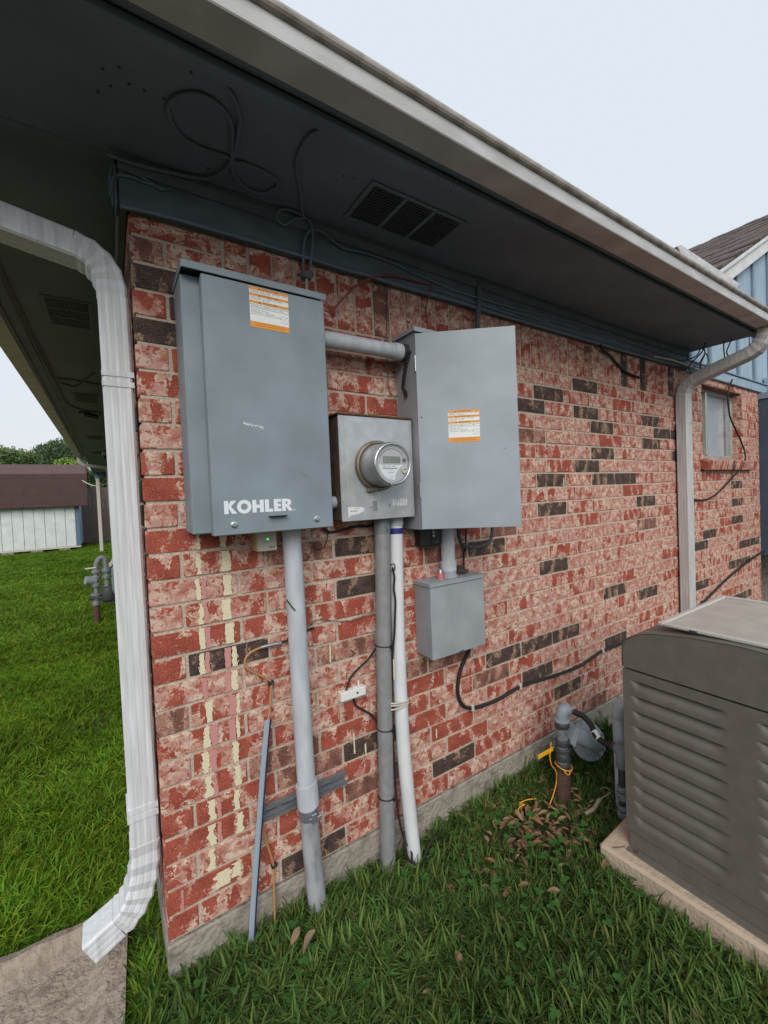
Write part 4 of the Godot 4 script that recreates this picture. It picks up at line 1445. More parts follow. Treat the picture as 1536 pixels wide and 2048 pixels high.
	for q in [[0.043, -0.021], [0.051, -0.021]]:
		obj("port_hole", rod(Vector3(q[0], q[1], 0.114), Vector3(q[0], q[1], 0.1152), 0.0024, 10), M.black_plastic, m)
	var gl := MB.new()
	gl.lathe(P2([0.0, 0.1175, 0.030, 0.1170, 0.066, 0.1155]), 40, f, true)
	obj("clear_front", gl, M.pane, m)


# ---------------------------------------------------------------- breaker panel with its door open
func breaker_panel() -> void:
	var t := thing("breaker_panel", "grey breaker panel box whose door hangs open, an orange warning sticker on the door", "electrical box")
	var b := MB.new()
	b.box(Vector3(0.902, 1.203, 0.001), Vector3(1.285, 1.985, 0.006), 0.001)
	b.box(Vector3(0.902, 1.203, 0.0065), Vector3(0.906, 1.985, 0.150), 0.001)
	b.box(Vector3(1.281, 1.203, 0.0065), Vector3(1.285, 1.985, 0.150), 0.001)
	b.box(Vector3(0.9065, 1.203, 0.0065), Vector3(1.2805, 1.207, 0.150), 0.001)
	b.box(Vector3(0.9065, 1.981, 0.0065), Vector3(1.2805, 1.985, 0.150), 0.001)
	obj("body", b, M.box_grey, t)
	obj("dead_front", bx(Vector3(0.907, 1.2075, 0.10), Vector3(1.280, 1.9805, 0.104)), M.box_grey, t)
	var br := MB.new()
	for i in 12:
		for sx in [1.03, 1.10]:
			br.box(Vector3(sx, 1.40 + i * 0.028, 0.1045), Vector3(sx + 0.06, 1.423 + i * 0.028, 0.118), 0.002)
	kind(obj("breaker", br, M.black_plastic, t), "stuff")
	var lid := MB.new()
	lid.box(Vector3(0.894, 1.9855, 0.0), Vector3(1.293, 1.990, 0.158), 0.001)
	lid.box(Vector3(0.894, 1.972, 0.1585), Vector3(1.293, 1.990, 0.161), 0.001)
	lid.box(Vector3(0.8915, 1.974, 0.0), Vector3(0.8938, 1.990, 0.161), 0.0008)
	obj("lid", lid, M.panel_grey, t)
	var d := Node3D.new()
	d.name = "door"
	t.add_child(d)
	d.position = Vector3(0.9, 1.2055, 0.153)
	d.rotation.y = -0.743
	obj("skin", bx(Vector3(0.0, 0.0, 0.0), Vector3(0.382, 0.7585, 0.003), 0.0012), M.panel_grey, d)
	var ed := MB.new()
	ed.box(Vector3(0.001, 0.001, -0.016), Vector3(0.381, 0.003, -0.0003))
	ed.box(Vector3(0.001, 0.7555, -0.016), Vector3(0.381, 0.7575, -0.0003))
	ed.box(Vector3(0.379, 0.0035, -0.016), Vector3(0.381, 0.755, -0.0003))
	ed.box(Vector3(0.001, 0.0035, -0.016), Vector3(0.003, 0.755, -0.0003))
	obj("turned_edge", ed, M.panel_grey, d)
	var st := MB.new()
	print_sheet(st, Vector2(0.117, 0.332), Vector2(0.237, 0.4535), 0.0031, 0.0037)
	st.prism(P2([0.158, 0.4545, 0.19, 0.4575, 0.188, 0.4540]), 0.0031, 0.0036)
	obj("warning_sticker", st, M.warning, d)
	for q in [[0.015, 0.435, 0.0035], [0.172, 0.633, 0.0015], [0.33, 0.30, 0.0022]]:
		obj("paint_chip", rod(Vector3(q[0], q[1], 0.0029), Vector3(q[0], q[1], 0.0036), q[2], 7), M.dark_connector, d)
	for y in [1.85, 1.36]:
		obj("hinge", rod(Vector3(0.8985, y - 0.03, 0.152), Vector3(0.8985, y + 0.03, 0.152), 0.0035, 10), M.bright_metal, t)
	# a braided dark lock strap hanging down the left side
	var ch := MB.new()
	var path := smooth(P([0.897, 1.905, 0.120, 0.895, 1.875, 0.104, 0.894, 1.84, 0.088, 0.894, 1.80, 0.075, 0.894, 1.772, 0.068, 0.894, 1.757, 0.082, 0.895, 1.741, 0.084]), 6)
	for s in 2:
		var hp := PackedVector3Array()
		for i in path.size():
			var a := i * 1.1 + s * PI
			hp.push_back(path[i] + Vector3(-0.002 + 0.003 * cos(a), 0, 0.0055 * sin(a)))
		ch.tube(hp, 0.0042, 7)
	ch.lathe(P2([0.0, 0.005, 0.007, 0.003, 0.008, -0.003, 0.0, -0.005]), 12, axis_xf(Vector3(0.893, 1.738, 0.084), Vector3(1, 0, 0)))
	tag(obj("lock_strap", ch, M.black_rubber), "dark twisted strap hanging on the left side of the open breaker panel", "strap")


func disconnect_box() -> void:
	var t := thing("disconnect_box", "small plain grey cut-off box mounted under the open breaker panel", "electrical box")
	obj("body", bx(Vector3(0.953, 0.664, 0.001), Vector3(1.245, 0.962, 0.094), 0.002), M.box_grey, t)
	var c := MB.new()
	c.box(Vector3(0.951, 0.661, 0.0945), Vector3(1.247, 0.9615, 0.120), 0.0025)
	obj("cover", c, M.box_grey, t)
	var l := MB.new()
	l.box(Vector3(0.947, 0.9725, 0.0), Vector3(1.251, 0.9775, 0.126), 0.0015)
	l.box(Vector3(0.947, 0.962, 0.1235), Vector3(1.251, 0.9722, 0.126), 0.001)
	l.box(Vector3(0.947, 0.962, 0.0), Vector3(0.949, 0.9722, 0.1232), 0.0008)
	obj("lid", l, M.box_grey, t)
	var e := MB.new()
	e.lathe(P2([0.0095, 0.0, 0.0102, 0.0008, 0.011, 0.0008, 0.0118, 0.0]), 24, axis_xf(Vector3(1.124, 0.698, 0.120), Vector3(0, 0, 1)))
	obj("knockout_ring", e, M.box_grey, t)
	obj("hasp_tab", bx(Vector3(1.094, 0.657, 0.112), Vector3(1.116, 0.668, 0.127), 0.002), M.dark_connector, t)
	var r := thing("red_plug", "small dusty red cap with a chrome threaded top on the grey cut-off box", "plug", Vector3(1.05, 0.9777, 0.062))
	var a := MB.new()
	a.lathe(P2([0.0, 0.024, 0.0115, 0.024, 0.0155, 0.014, 0.0185, 0.004, 0.0185, 0.0]), 20, Transform3D())
	obj("cap", a, M.red_cap, r)
	var s := MB.new()
	s.lathe(P2([0.0, 0.044, 0.0085, 0.044, 0.0085, 0.040, 0.0095, 0.039, 0.0085, 0.037, 0.0095, 0.035, 0.0085, 0.033, 0.0095, 0.031, 0.0085, 0.029, 0.0095, 0.0242]), 16, Transform3D())
	obj("threaded_top", s, M.bright_metal, r)
	var w := MB.new()
	w.tube(smooth(P([1.02, 0.979, 0.085, 1.035, 0.980, 0.10, 1.06, 0.980, 0.098, 1.075, 0.980, 0.085])), 0.0012, 5)
	w.tube(smooth(P([1.0, 0.979, 0.075, 1.01, 0.980, 0.09, 1.03, 0.980, 0.085])), 0.0012, 5)
	tag(obj("wire_scrap", w, M.bright_metal), "scraps of bright wire lying around the red cap on the cut-off box", "wire scrap")
	var g := MB.new()
	g.t = Transform3D(Basis(), Vector3(1.16, 0.985, 0.05))
	for q in [[-0.02, 0.012, -0.01, 0.025], [0.004, 0.010, 0.004, 0.027], [0.022, 0.006, 0.015, 0.022], [0.012, 0.024, -0.004, 0.019], [-0.012, 0.030, 0.0, 0.016]]:
		g.lathe(P2([0.0, 0.9 * q[3], 0.55 * q[3], 0.7 * q[3], 0.95 * q[3], 0.15 * q[3], 0.8 * q[3], -0.4 * q[3], 0.0, -0.6 * q[3]]), 9, Transform3D(Basis(Vector3(0, 0, 1), q[0] * 20).scaled(Vector3(1.2, 0.55, 0.9)), Vector3(q[0], q[1], q[2])), false)
	tag(obj("crumpled_rag", g, M.rag), "dark crumpled rag behind the conduit on the grey cut-off box", "rag")


# ---------------------------------------------------------------- conduits and pipes
func pipes() -> void:
	var a := thing("pvc_conduit", "tall light grey plastic conduit running from the KOHLER box down into the grass", "conduit")
	var up := MB.new()
	up.tube(P([0.414, 1.255, 0.066, 0.418, 0.95, 0.066, 0.421, 0.64, 0.063, 0.428, 0.345, 0.058]), 0.031, 28)
	obj("upper_pipe", up, M.pvc_grey, a)
	var cp := MB.new()
	cp.tube(P([0.4275, 0.352, 0.058, 0.4285, 0.345, 0.058, 0.4315, 0.272, 0.0575, 0.4318, 0.268, 0.0575]), 0.0372, 28, true, PackedFloat32Array([0.0355, 0.0372, 0.0372, 0.0362]))
	obj("coupling", cp, M.pvc_grey, a)
	var lo := MB.new()
	lo.tube(P([0.4318, 0.2675, 0.0575, 0.436, 0.10, 0.058, 0.445, -0.08, 0.062, 0.455, -0.22, 0.066]), 0.0312, 28)
	obj("lower_pipe", lo, M.pvc_dusty, a)
	var cl := MB.new()
	cl.tube(P([0.4315, 0.262, 0.0575, 0.4328, 0.228, 0.0575]), 0.0338, 28)
	cl.box(Vector3(0.425, 0.228, 0.088), Vector3(0.445, 0.262, 0.106), 0.003)
	obj("strut_clamp", cl, M.strut, a)
	obj("clamp_bolt", rod(Vector3(0.418, 0.246, 0.099), Vector3(0.462, 0.243, 0.099), 0.004, 8), M.bright_metal, a)
	obj("black_tape", wire([0.385, 1.005, 0.074, 0.391, 0.99, 0.090, 0.400, 0.975, 0.0955, 0.404, 0.970, 0.0965], 0.0022), M.black_plastic, a)
	var s := thing("strut_channel", "short galvanised strut channel fixed to the bricks behind the grey conduit", "strut channel")
	var sb := MB.new()
	sb.t = Transform3D(Basis(Vector3(0, 0, -1), Vector3(0, 1, 0), Vector3(1, 0, 0)), Vector3(0, 0.256, 0))
	sb.prism(P2([0.0, 0.0, -0.026, 0.0, -0.026, 0.010, -0.021, 0.010, -0.021, 0.003, -0.003, 0.003, -0.003, 0.043, -0.021, 0.043, -0.021, 0.036, -0.026, 0.036, -0.026, 0.046, 0.0, 0.046]), 0.286, 0.596)
	obj("channel", sb, M.strut, s)
	var so := MB.new()
	for i in 5:
		so.box(Vector3(0.305 + i * 0.05, 0.274, 0.0031), Vector3(0.333 + i * 0.05, 0.284, 0.0036))
	obj("slot", so, M.dark_gap, s)

	var m := thing("metal_conduit", "old grey metal conduit with black cable ties running from the meter down to the grass", "conduit")
	var mt := MB.new()
	mt.tube(P([0.776, 1.198, 0.055, 0.762, 0.74, 0.052, 0.752, 0.34, 0.05, 0.742, -0.22, 0.048]), 0.030, 26)
	obj("pipe", mt, M.old_conduit, m)
	var mh := MB.new()
	mh.tube(P([0.777, 1.258, 0.055, 0.777, 1.240, 0.055, 0.7765, 1.2395, 0.055, 0.776, 1.199, 0.055]), 0.033, 26, true, PackedFloat32Array([0.0345, 0.0345, 0.0322, 0.0322]))
	obj("hub", mh, M.iron_grey, m)
	for q in [[0.7625, 0.755], [0.7545, 0.425], [0.7475, 0.155]]:
		var tie := MB.new()
		var tp := PackedVector3Array()
		for i in 25:
			var an := TAU * i / 24.0
			tp.push_back(Vector3(q[0] + cos(an) * 0.0312, q[1] - 0.004 * cos(an), 0.051 + sin(an) * 0.0312))
		tie.tube(tp, 0.0024, 6, false)
		tie.box(Vector3(q[0] + 0.012, q[1] - 0.010, 0.079), Vector3(q[0] + 0.020, q[1] + 0.004, 0.086), 0.001)
		obj("cable_tie", tie, M.black_plastic, m)
	var fp := MB.new()
	for i in 9:
		var an := 1.25 + 0.06 * i
		fp.quad(Vector3(0.7615 - 0.0305 * cos(an + 1.3), 0.70 - i * 0.002, 0.051 + 0.0305 * sin(an)), Vector3(0.7605 - 0.0305 * cos(an + 1.3), 0.62, 0.051 + 0.0305 * sin(an)), Vector3(0.7605 - 0.0305 * cos(an + 1.36), 0.62, 0.051 + 0.0305 * sin(an + 0.06)), Vector3(0.7615 - 0.0305 * cos(an + 1.36), 0.70, 0.051 + 0.0305 * sin(an + 0.06)), Vector3(-0.3, 0, 1))
	obj("paint_splash", fp, M.paint_cream, m)

	var w := thing("white_pipe", "white plastic pipe with a blue tape band beside the old metal conduit", "pipe")
	var wp := MB.new()
	wp.tube(smooth(P([0.842, 1.222, 0.052, 0.834, 0.95, 0.052, 0.826, 0.62, 0.060, 0.822, 0.30, 0.076, 0.834, -0.05, 0.096, 0.842, -0.2, 0.10]), 4), 0.0275, 26)
	obj("pipe", wp, M.pvc_white, w)
	obj("adapter", rod(Vector3(0.843, 1.258, 0.052), Vector3(0.8425, 1.2225, 0.052), 0.030, 24), M.pvc_grey, w)
	obj("blue_tape_band", rod(Vector3(0.8413, 1.212, 0.0521), Vector3(0.8408, 1.189, 0.0521), 0.0281, 26), M.blue_tape, w)
	for dy in [0.0, 0.009, 0.018]:
		var rp := PackedVector3Array()
		for i in 25:
			var an := TAU * i / 24.0
			rp.push_back(Vector3(0.8245 + cos(an) * 0.029 - (0.03 * maxf(0.0, -cos(an))), 0.507 + dy - 0.004 * cos(an) * (1.0 if dy > 0.005 else -1.0), 0.065 + sin(an) * 0.029))
		var rb := MB.new()
		rb.tube(rp, 0.0034, 7, false)
		obj("grey_tie_wire", rb, M.ivory_cover, w)

	var h := thing("horizontal_conduit", "short grey conduit running level between the KOHLER box and the breaker panel", "conduit")
	obj("pipe", rod(Vector3(0.5215, 1.906, 0.08), Vector3(0.846, 1.909, 0.08), 0.0292, 28), M.pvc_grey, h)
	var hc := MB.new()
	hc.tube(P([0.842, 1.909, 0.08, 0.845, 1.909, 0.08, 0.877, 1.909, 0.08, 0.880, 1.909, 0.08]), 0.033, 28, true, PackedFloat32Array([0.0315, 0.0338, 0.0338, 0.0325]))
	obj("collar", hc, M.pvc_grey, h)
	var hl := MB.new()
	hl.tube(P([0.8805, 1.909, 0.08, 0.9015, 1.909, 0.08]), 0.0375, 8)
	hl.tube(P([0.8805, 1.909, 0.08, 0.9018, 1.909, 0.08]), 0.034, 24)
	obj("locknut", hl, M.dark_connector, h)
	var nb := thing("short_nipple", "grey pipe stub joining the KOHLER box and the meter can", "conduit")
	obj("pipe", rod(Vector3(0.5225, 1.326, 0.06), Vector3(0.5795, 1.326, 0.06), 0.0225, 24), M.pvc_grey, nb)

	var r := thing("riser_conduit", "grey conduit between the open breaker panel and the small cut-off box", "conduit")
	var ru := MB.new()
	ru.tube(P([1.0985, 1.2, 0.06, 1.0985, 1.044, 0.06]), 0.030, 26)
	obj("pipe", ru, M.pvc_grey, r)
	var rc := MB.new()
	rc.tube(P([1.0985, 1.05, 0.06, 1.0985, 1.046, 0.06, 1.0985, 1.006, 0.06]), 0.0345, 26, true, PackedFloat32Array([0.032, 0.0345, 0.0345]))
	obj("adapter", rc, M.pvc_grey, r)
	var rn := MB.new()
	rn.tube(P([1.0985, 1.0058, 0.06, 1.0985, 0.988, 0.06, 1.0985, 0.9878, 0.06, 1.0985, 0.9778, 0.06]), 0.036, 24, true, PackedFloat32Array([0.0335, 0.0335, 0.038, 0.038]))
	obj("threaded_hub", rn, M.box_grey, r)
	var u := MB.new()
	u.tube(smooth(P([1.166, 1.205, 0.055, 1.168, 1.15, 0.055, 1.188, 1.108, 0.055, 1.237, 1.091, 0.055, 1.300, 1.089, 0.055, 1.350, 1.104, 0.055, 1.374, 1.145, 0.055, 1.378, 1.21, 0.055]), 6), 0.0085, 14)
	tag(obj("flexible_conduit", u, M.iron_dark), "dark flexible conduit looping in a U below the open breaker panel door", "conduit")


# ---------------------------------------------------------------- small boxes and strips
func small_fittings() -> void:
	var b := thing("cream_transmitter", "small yellowed plastic box with a green light under the KOHLER box", "plastic box")
	obj("case", bx(Vector3(0.300, 1.174, 0.001), Vector3(0.366, 1.2465, 0.060), 0.005), M.cream_cover, b)
	obj("front_label", bx(Vector3(0.303, 1.177, 0.0605), Vector3(0.3635, 1.2445, 0.0618), 0.0004), M.ivory_cover, b)
	var ld := MB.new()
	ld.lathe(P2([0.0, 0.0028, 0.002, 0.0020, 0.0028, 0.0]), 14, axis_xf(Vector3(0.335, 1.215, 0.0619), Vector3(0, 0, 1)), true)
	obj("indicator_lamp", ld, M.green_led, b)
	var tx := MB.new()
	for i in 6:
		tx.box(Vector3(0.324 + i * 0.0042, 1.2045, 0.0619), Vector3(0.3272 + i * 0.0042, 1.2062, 0.0622))
	tx.box(Vector3(0.338, 1.185, 0.0619), Vector3(0.358, 1.1905, 0.0622))
	obj("label_text", tx, M.label_grey, b)
	var k := thing("black_surge_box", "black plastic device with three small pale labels under the open breaker panel", "device")
	obj("case", bx(Vector3(0.962, 1.118, 0.001), Vector3(1.068, 1.2, 0.058), 0.008), M.black_plastic, k)
	obj("front_bezel", bx(Vector3(1.012, 1.126, 0.0582), Vector3(1.064, 1.199, 0.062), 0.003), M.black_plastic, k)
	for i in 3:
		obj("label", bx(Vector3(1.017, 1.160 + i * 0.0145, 0.0622), Vector3(1.028, 1.169 + i * 0.0145, 0.0627)), M.ivory_cover, k)
	for q in [[1.026, 1.138], [1.053, 1.138]]:
		obj("screw", rod(Vector3(q[0], q[1], 0.0615), Vector3(q[0], q[1], 0.0632), 0.003, 8), M.dark_connector, k)
	obj("grille", bx(Vector3(1.03, 1.132, 0.0622), Vector3(1.05, 1.1435, 0.0630), 0.0003), M.dark_connector, k)
	obj("foot", rod(Vector3(0.975, 1.121, 0.03), Vector3(0.975, 1.108, 0.03), 0.006, 10), M.black_plastic, k)
	var w := thing("white_junction_box", "small white plastic cable box on the bricks left of the metal conduit", "junction box")
	obj("cover", bx(Vector3(0.584, 0.5735, 0.001), Vector3(0.689, 0.6075, 0.030), 0.002), M.white_plastic, w)
	obj("screw", rod(Vector3(0.652, 0.591, 0.0295), Vector3(0.652, 0.591, 0.0312), 0.0042, 12), M.dark_connector, w)
	obj("clip", bx(Vector3(0.664, 0.6078, 0.008), Vector3(0.670, 0.628, 0.014), 0.001), M.white_plastic, w)
	obj("clip", bx(Vector3(0.640, 0.6078, 0.006), Vector3(0.656, 0.6125, 0.024), 0.001), M.white_plastic, w)
	var r := thing("raceway_strip", "long blue grey plastic raceway strip hanging loose on the bricks", "raceway")
	var rm := MB.new()
	rm.sweep(P2([0.0085, -0.001, 0.0085, 0.001, -0.0085, 0.001, -0.0085, -0.001]), smooth(P([0.313, 0.604, 0.034, 0.292, 0.455, 0.036, 0.262, 0.214, 0.038, 0.236, 0.0, 0.040, 0.216, -0.19, 0.044]), 4), Vector3(0.985, 0, 0.17).normalized())
	obj("face", rm, M.raceway, r)
	var re := MB.new()
	re.sweep(P2([0.0022, -0.006, 0.0022, 0.006, -0.0022, 0.006, -0.0022, -0.006]), smooth(P([0.3225, 0.603, 0.036, 0.3015, 0.455, 0.038, 0.2715, 0.214, 0.040, 0.2455, 0.0, 0.042, 0.2255, -0.19, 0.046]), 4), Vector3(0.985, 0, 0.17).normalized())
	obj("dark_side", re, M.raceway_edge, r)
	# gathering point where two drops from the eave enter the KOHLER box
	var d := thing("service_fitting", "small grey split fitting on the bricks above the KOHLER box joining two painted cables", "fitting")
	obj("head", bx(Vector3(0.510, 2.134, 0.004), Vector3(0.545, 2.158, 0.032), 0.003), M.frieze, d)
	obj("stem", rod(Vector3(0.528, 2.135, 0.018), Vector3(0.526, 2.0176, 0.018), 0.0055, 10), M.pvc_dusty, d)
	obj("screw", rod(Vector3(0.505, 2.150, 0.0), Vector3(0.505, 2.150, 0.006), 0.004, 8), M.iron_dark, d)
	var v := thing("vertical_riser", "thin painted metal pipe rising from the breaker panel to the soffit", "pipe")
	obj("pipe", rod(Vector3(1.352, 1.99, 0.018), Vector3(1.366, 2.338, 0.034), 0.0115, 14), M.frieze, v)
	obj("soffit_plate", bx(Vector3(1.346, 2.331, 0.024), Vector3(1.392, 2.339, 0.052), 0.002), M.frieze, v)


func cable(called: String, pts: Array, r: float, m: Material, label: String, cat := "cable", group := "") -> MeshInstance3D:
	var o := obj(called, wire(pts, r), m)
	tag(o, label, cat, group)
	return o


func cables() -> void:
	var t := thing("tan_cable", "stiff tan cable curving down the bricks to the grass behind the raceway strip", "cable")
	obj("sheath", wire([0.311, 0.846, 0.014, 0.283, 0.840, 0.014, 0.262, 0.826, 0.013, 0.255, 0.801, 0.013, 0.270, 0.778, 0.013, 0.316, 0.740, 0.012, 0.338, 0.716, 0.011, 0.335, 0.689, 0.012, 0.325, 0.62, 0.018, 0.312, 0.57, 0.024, 0.298, 0.48, 0.024, 0.284, 0.38, 0.022, 0.279, 0.30, 0.022, 0.284, 0.245, 0.022, 0.297, 0.175, 0.018, 0.314, 0.09, 0.014, 0.311, 0.02, 0.022, 0.306, -0.08, 0.032, 0.307, -0.2, 0.04], 0.0042), M.tan_cable, t)
	for q in [[0.336, 0.715], [0.317, 0.082]]:
		obj("clip", bx(Vector3(q[0] - 0.009, q[1] - 0.006, 0.002), Vector3(q[0] + 0.010, q[1] + 0.007, 0.019), 0.002), M.black_rubber, t)
		obj("clip_nail", rod(Vector3(q[0] + 0.003, q[1], 0.018), Vector3(q[0] + 0.003, q[1], 0.0215), 0.003, 8), M.bright_metal, t)
	var c := thing("coax_splice", "metal coax splice joining the tan cable to a black lead on the bricks", "cable splice")
	var a := MB.new()
	a.tube(P([0.308, 0.846, 0.015, 0.330, 0.847, 0.016, 0.3305, 0.847, 0.016, 0.336, 0.847, 0.016]), 0.006, 12, true, PackedFloat32Array([0.006, 0.006, 0.0075, 0.0075]))
	a.tube(P([0.3365, 0.847, 0.016, 0.352, 0.8465, 0.016]), 0.0062, 6)
	a.tube(P([0.3525, 0.8465, 0.016, 0.358, 0.8465, 0.016, 0.3585, 0.8465, 0.016, 0.378, 0.846, 0.016]), 0.007, 12, true, PackedFloat32Array([0.0078, 0.0078, 0.006, 0.006]))
	obj("connector", a, M.bright_metal, c)
	obj("black_lead", wire([0.377, 0.846, 0.016, 0.40, 0.850, 0.016, 0.43, 0.862, 0.012, 0.50, 0.87, 0.006], 0.0042), M.black_rubber, c)
	var th := cable("thin_grey_wire", [0.455, 0.862, 0.012, 0.49, 0.888, 0.006, 0.53, 0.896, 0.005, 0.58, 0.878, 0.005, 0.64, 0.866, 0.005, 0.69, 0.870, 0.006, 0.745, 0.884, 0.012], 0.0016, M.grey_wire, "thin grey wire drooping across the bricks between the two long conduits")
	th.set_meta("kind", "thing")
	cable("black_cable", [0.612, 0.606, 0.016, 0.622, 0.63, 0.014, 0.646, 0.660, 0.012, 0.704, 0.695, 0.014, 0.728, 0.72, 0.02, 0.745, 0.745, 0.03], 0.0042, M.black_rubber, "black cable rising from the white junction box to the metal conduit")
	cable("black_cable", [0.640, 0.575, 0.014, 0.652, 0.535, 0.012, 0.680, 0.508, 0.012, 0.718, 0.475, 0.014, 0.735, 0.445, 0.02, 0.745, 0.42, 0.03], 0.0042, M.black_rubber, "black cable dropping from the white junction box to the metal conduit")
	cable("black_cable", [0.800, 1.06, 0.082, 0.806, 1.02, 0.083, 0.801, 0.98, 0.083, 0.806, 0.93, 0.083, 0.803, 0.88, 0.082, 0.797, 0.80, 0.080, 0.791, 0.74, 0.075, 0.788, 0.62, 0.06, 0.786, 0.42, 0.055, 0.785, 0.2, 0.06, 0.788, 0.07, 0.07, 0.80, -0.02, 0.085, 0.815, -0.06, 0.11, 0.802, -0.09, 0.13, 0.785, -0.05, 0.125, 0.79, 0.02, 0.10], 0.0044, M.black_rubber, "black cable tied between the metal conduit and the white pipe, coiled at the bottom")
	cable("black_cable", [0.802, -0.085, 0.13, 0.83, -0.108, 0.142, 0.87, -0.10, 0.125, 0.905, -0.072, 0.115, 0.945, -0.068, 0.108, 0.972, -0.09, 0.106, 0.975, -0.125, 0.108], 0.0046, M.black_rubber, "short black cable end lying over the grass past the foot of the white pipe")
	cable("cable_loop", [0.792, 1.07, 0.082, 0.805, 1.075, 0.083, 0.811, 1.06, 0.083, 0.803, 1.045, 0.083, 0.795, 1.05, 0.083], 0.0022, M.black_rubber, "small black tie loop at the top between conduit and white pipe", "cable tie")
	var g := thing("generator_cable", "thick dark cable from the small cut-off box clipped along the bricks toward the generator", "cable")
	obj("sheath", wire([1.232, 0.664, 0.04, 1.228, 0.61, 0.024, 1.211, 0.572, 0.014, 1.177, 0.512, 0.011, 1.164, 0.439, 0.010, 1.175, 0.388, 0.010, 1.201, 0.351, 0.010, 1.246, 0.330, 0.010, 1.313, 0.319, 0.010, 1.434, 0.317, 0.010, 1.576, 0.333, 0.010, 1.74, 0.322, 0.010, 1.919, 0.308, 0.010, 2.115, 0.306, 0.010, 2.317, 0.336, 0.010, 2.52, 0.329, 0.012, 3.0, 0.33, 0.02, 3.6, 0.36, 0.02, 4.2, 0.50, 0.02, 4.9, 0.62, 0.02, 5.3, 0.64, 0.02], 0.0085, 4, 9), M.black_rubber, g)
	for q in [[1.246, 0.335], [1.576, 0.337], [2.317, 0.340]]:
		obj("clip", bx(Vector3(q[0] - 0.008, q[1] - 0.018, 0.001), Vector3(q[0] + 0.008, q[1] + 0.014, 0.0215), 0.003), M.ivory_cover, g)
	cable("black_cable", [1.243, 1.208, 0.02, 1.243, 1.10, 0.012, 1.232, 1.06, 0.010, 1.229, 1.02, 0.010, 1.226, 0.975, 0.012], 0.0042, M.black_rubber, "black cable behind the U-shaped conduit down to the small cut-off box")
	cable("black_cable", [0.545, 1.25, 0.02, 0.56, 1.222, 0.014, 0.60, 1.215, 0.012, 0.68, 1.228, 0.014, 0.74, 1.225, 0.016, 0.77, 1.24, 0.02], 0.005, M.black_rubber, "black cable sagging beneath the meter can toward the metal conduit")
	cable("thin_black_wire", [0.565, 1.25, 0.01, 0.57, 1.20, 0.006, 0.555, 1.165, 0.006, 0.535, 1.155, 0.006, 0.515, 1.165, 0.006, 0.52, 1.18, 0.006], 0.0016, M.black_rubber, "thin black wire loop right of the conduit under the KOHLER box", "wire")
	cable("hooked_wire", [0.858, 1.99, 0.008, 0.86, 1.875, 0.008, 0.862, 1.814, 0.008, 0.868, 1.766, 0.010, 0.885, 1.752, 0.012, 0.905, 1.757, 0.014, 0.921, 1.783, 0.014], 0.0017, M.grey_wire, "thin grey wire hooking down the bricks left of the breaker panel", "wire")
	cable("straight_wire", [0.898, 1.770, 0.008, 0.902, 1.72, 0.008, 0.909, 1.672, 0.008, 0.915, 1.60, 0.008], 0.0016, M.ivory_cover, "pale thin wire dropping beside the breaker panel behind the meter", "wire")
	cable("long_joint_wire", [0.870, 2.22, 0.010, 0.868, 2.1, 0.004, 0.867, 1.99, 0.004, 0.866, 1.95, 0.01], 0.0012, M.dark_wire, "fine dark wire hanging over the upright bricks left of the breaker panel", "wire")
	cable("red_brown_wire", [0.621, 2.030, 0.012, 0.640, 2.062, 0.02, 0.672, 2.10, 0.026, 0.72, 2.152, 0.03, 0.784, 2.196, 0.032, 0.85, 2.224, 0.032, 0.926, 2.238, 0.030, 1.027, 2.242, 0.028, 1.081, 2.25, 0.027], 0.004, M.red_wire, "reddish brown wire arching up over the upright bricks to the frieze board", "wire")
	cable("red_brown_wire", [1.094, 2.256, 0.027, 1.073, 2.189, 0.022, 1.067, 2.145, 0.010, 1.072, 2.09, 0.008, 1.082, 2.0, 0.010], 0.003, M.red_wire, "reddish wire dropping straight from the frieze board to the breaker panel lid", "wire")
	cable("window_cable", [4.333, 2.223, 0.045, 4.275, 2.14, 0.036, 4.264, 2.087, 0.03, 4.304, 1.912, 0.03, 4.425, 1.799, 0.03, 4.552, 1.692, 0.03, 4.588, 1.589, 0.045, 4.515, 1.495, 0.06, 4.378, 1.393, 0.03, 4.173, 1.287, 0.012, 3.982, 1.225, 0.012, 3.782, 1.200, 0.012, 3.50, 1.222, 0.012], 0.007, M.black_rubber, "dark cable drooping across the window and its brick sill")


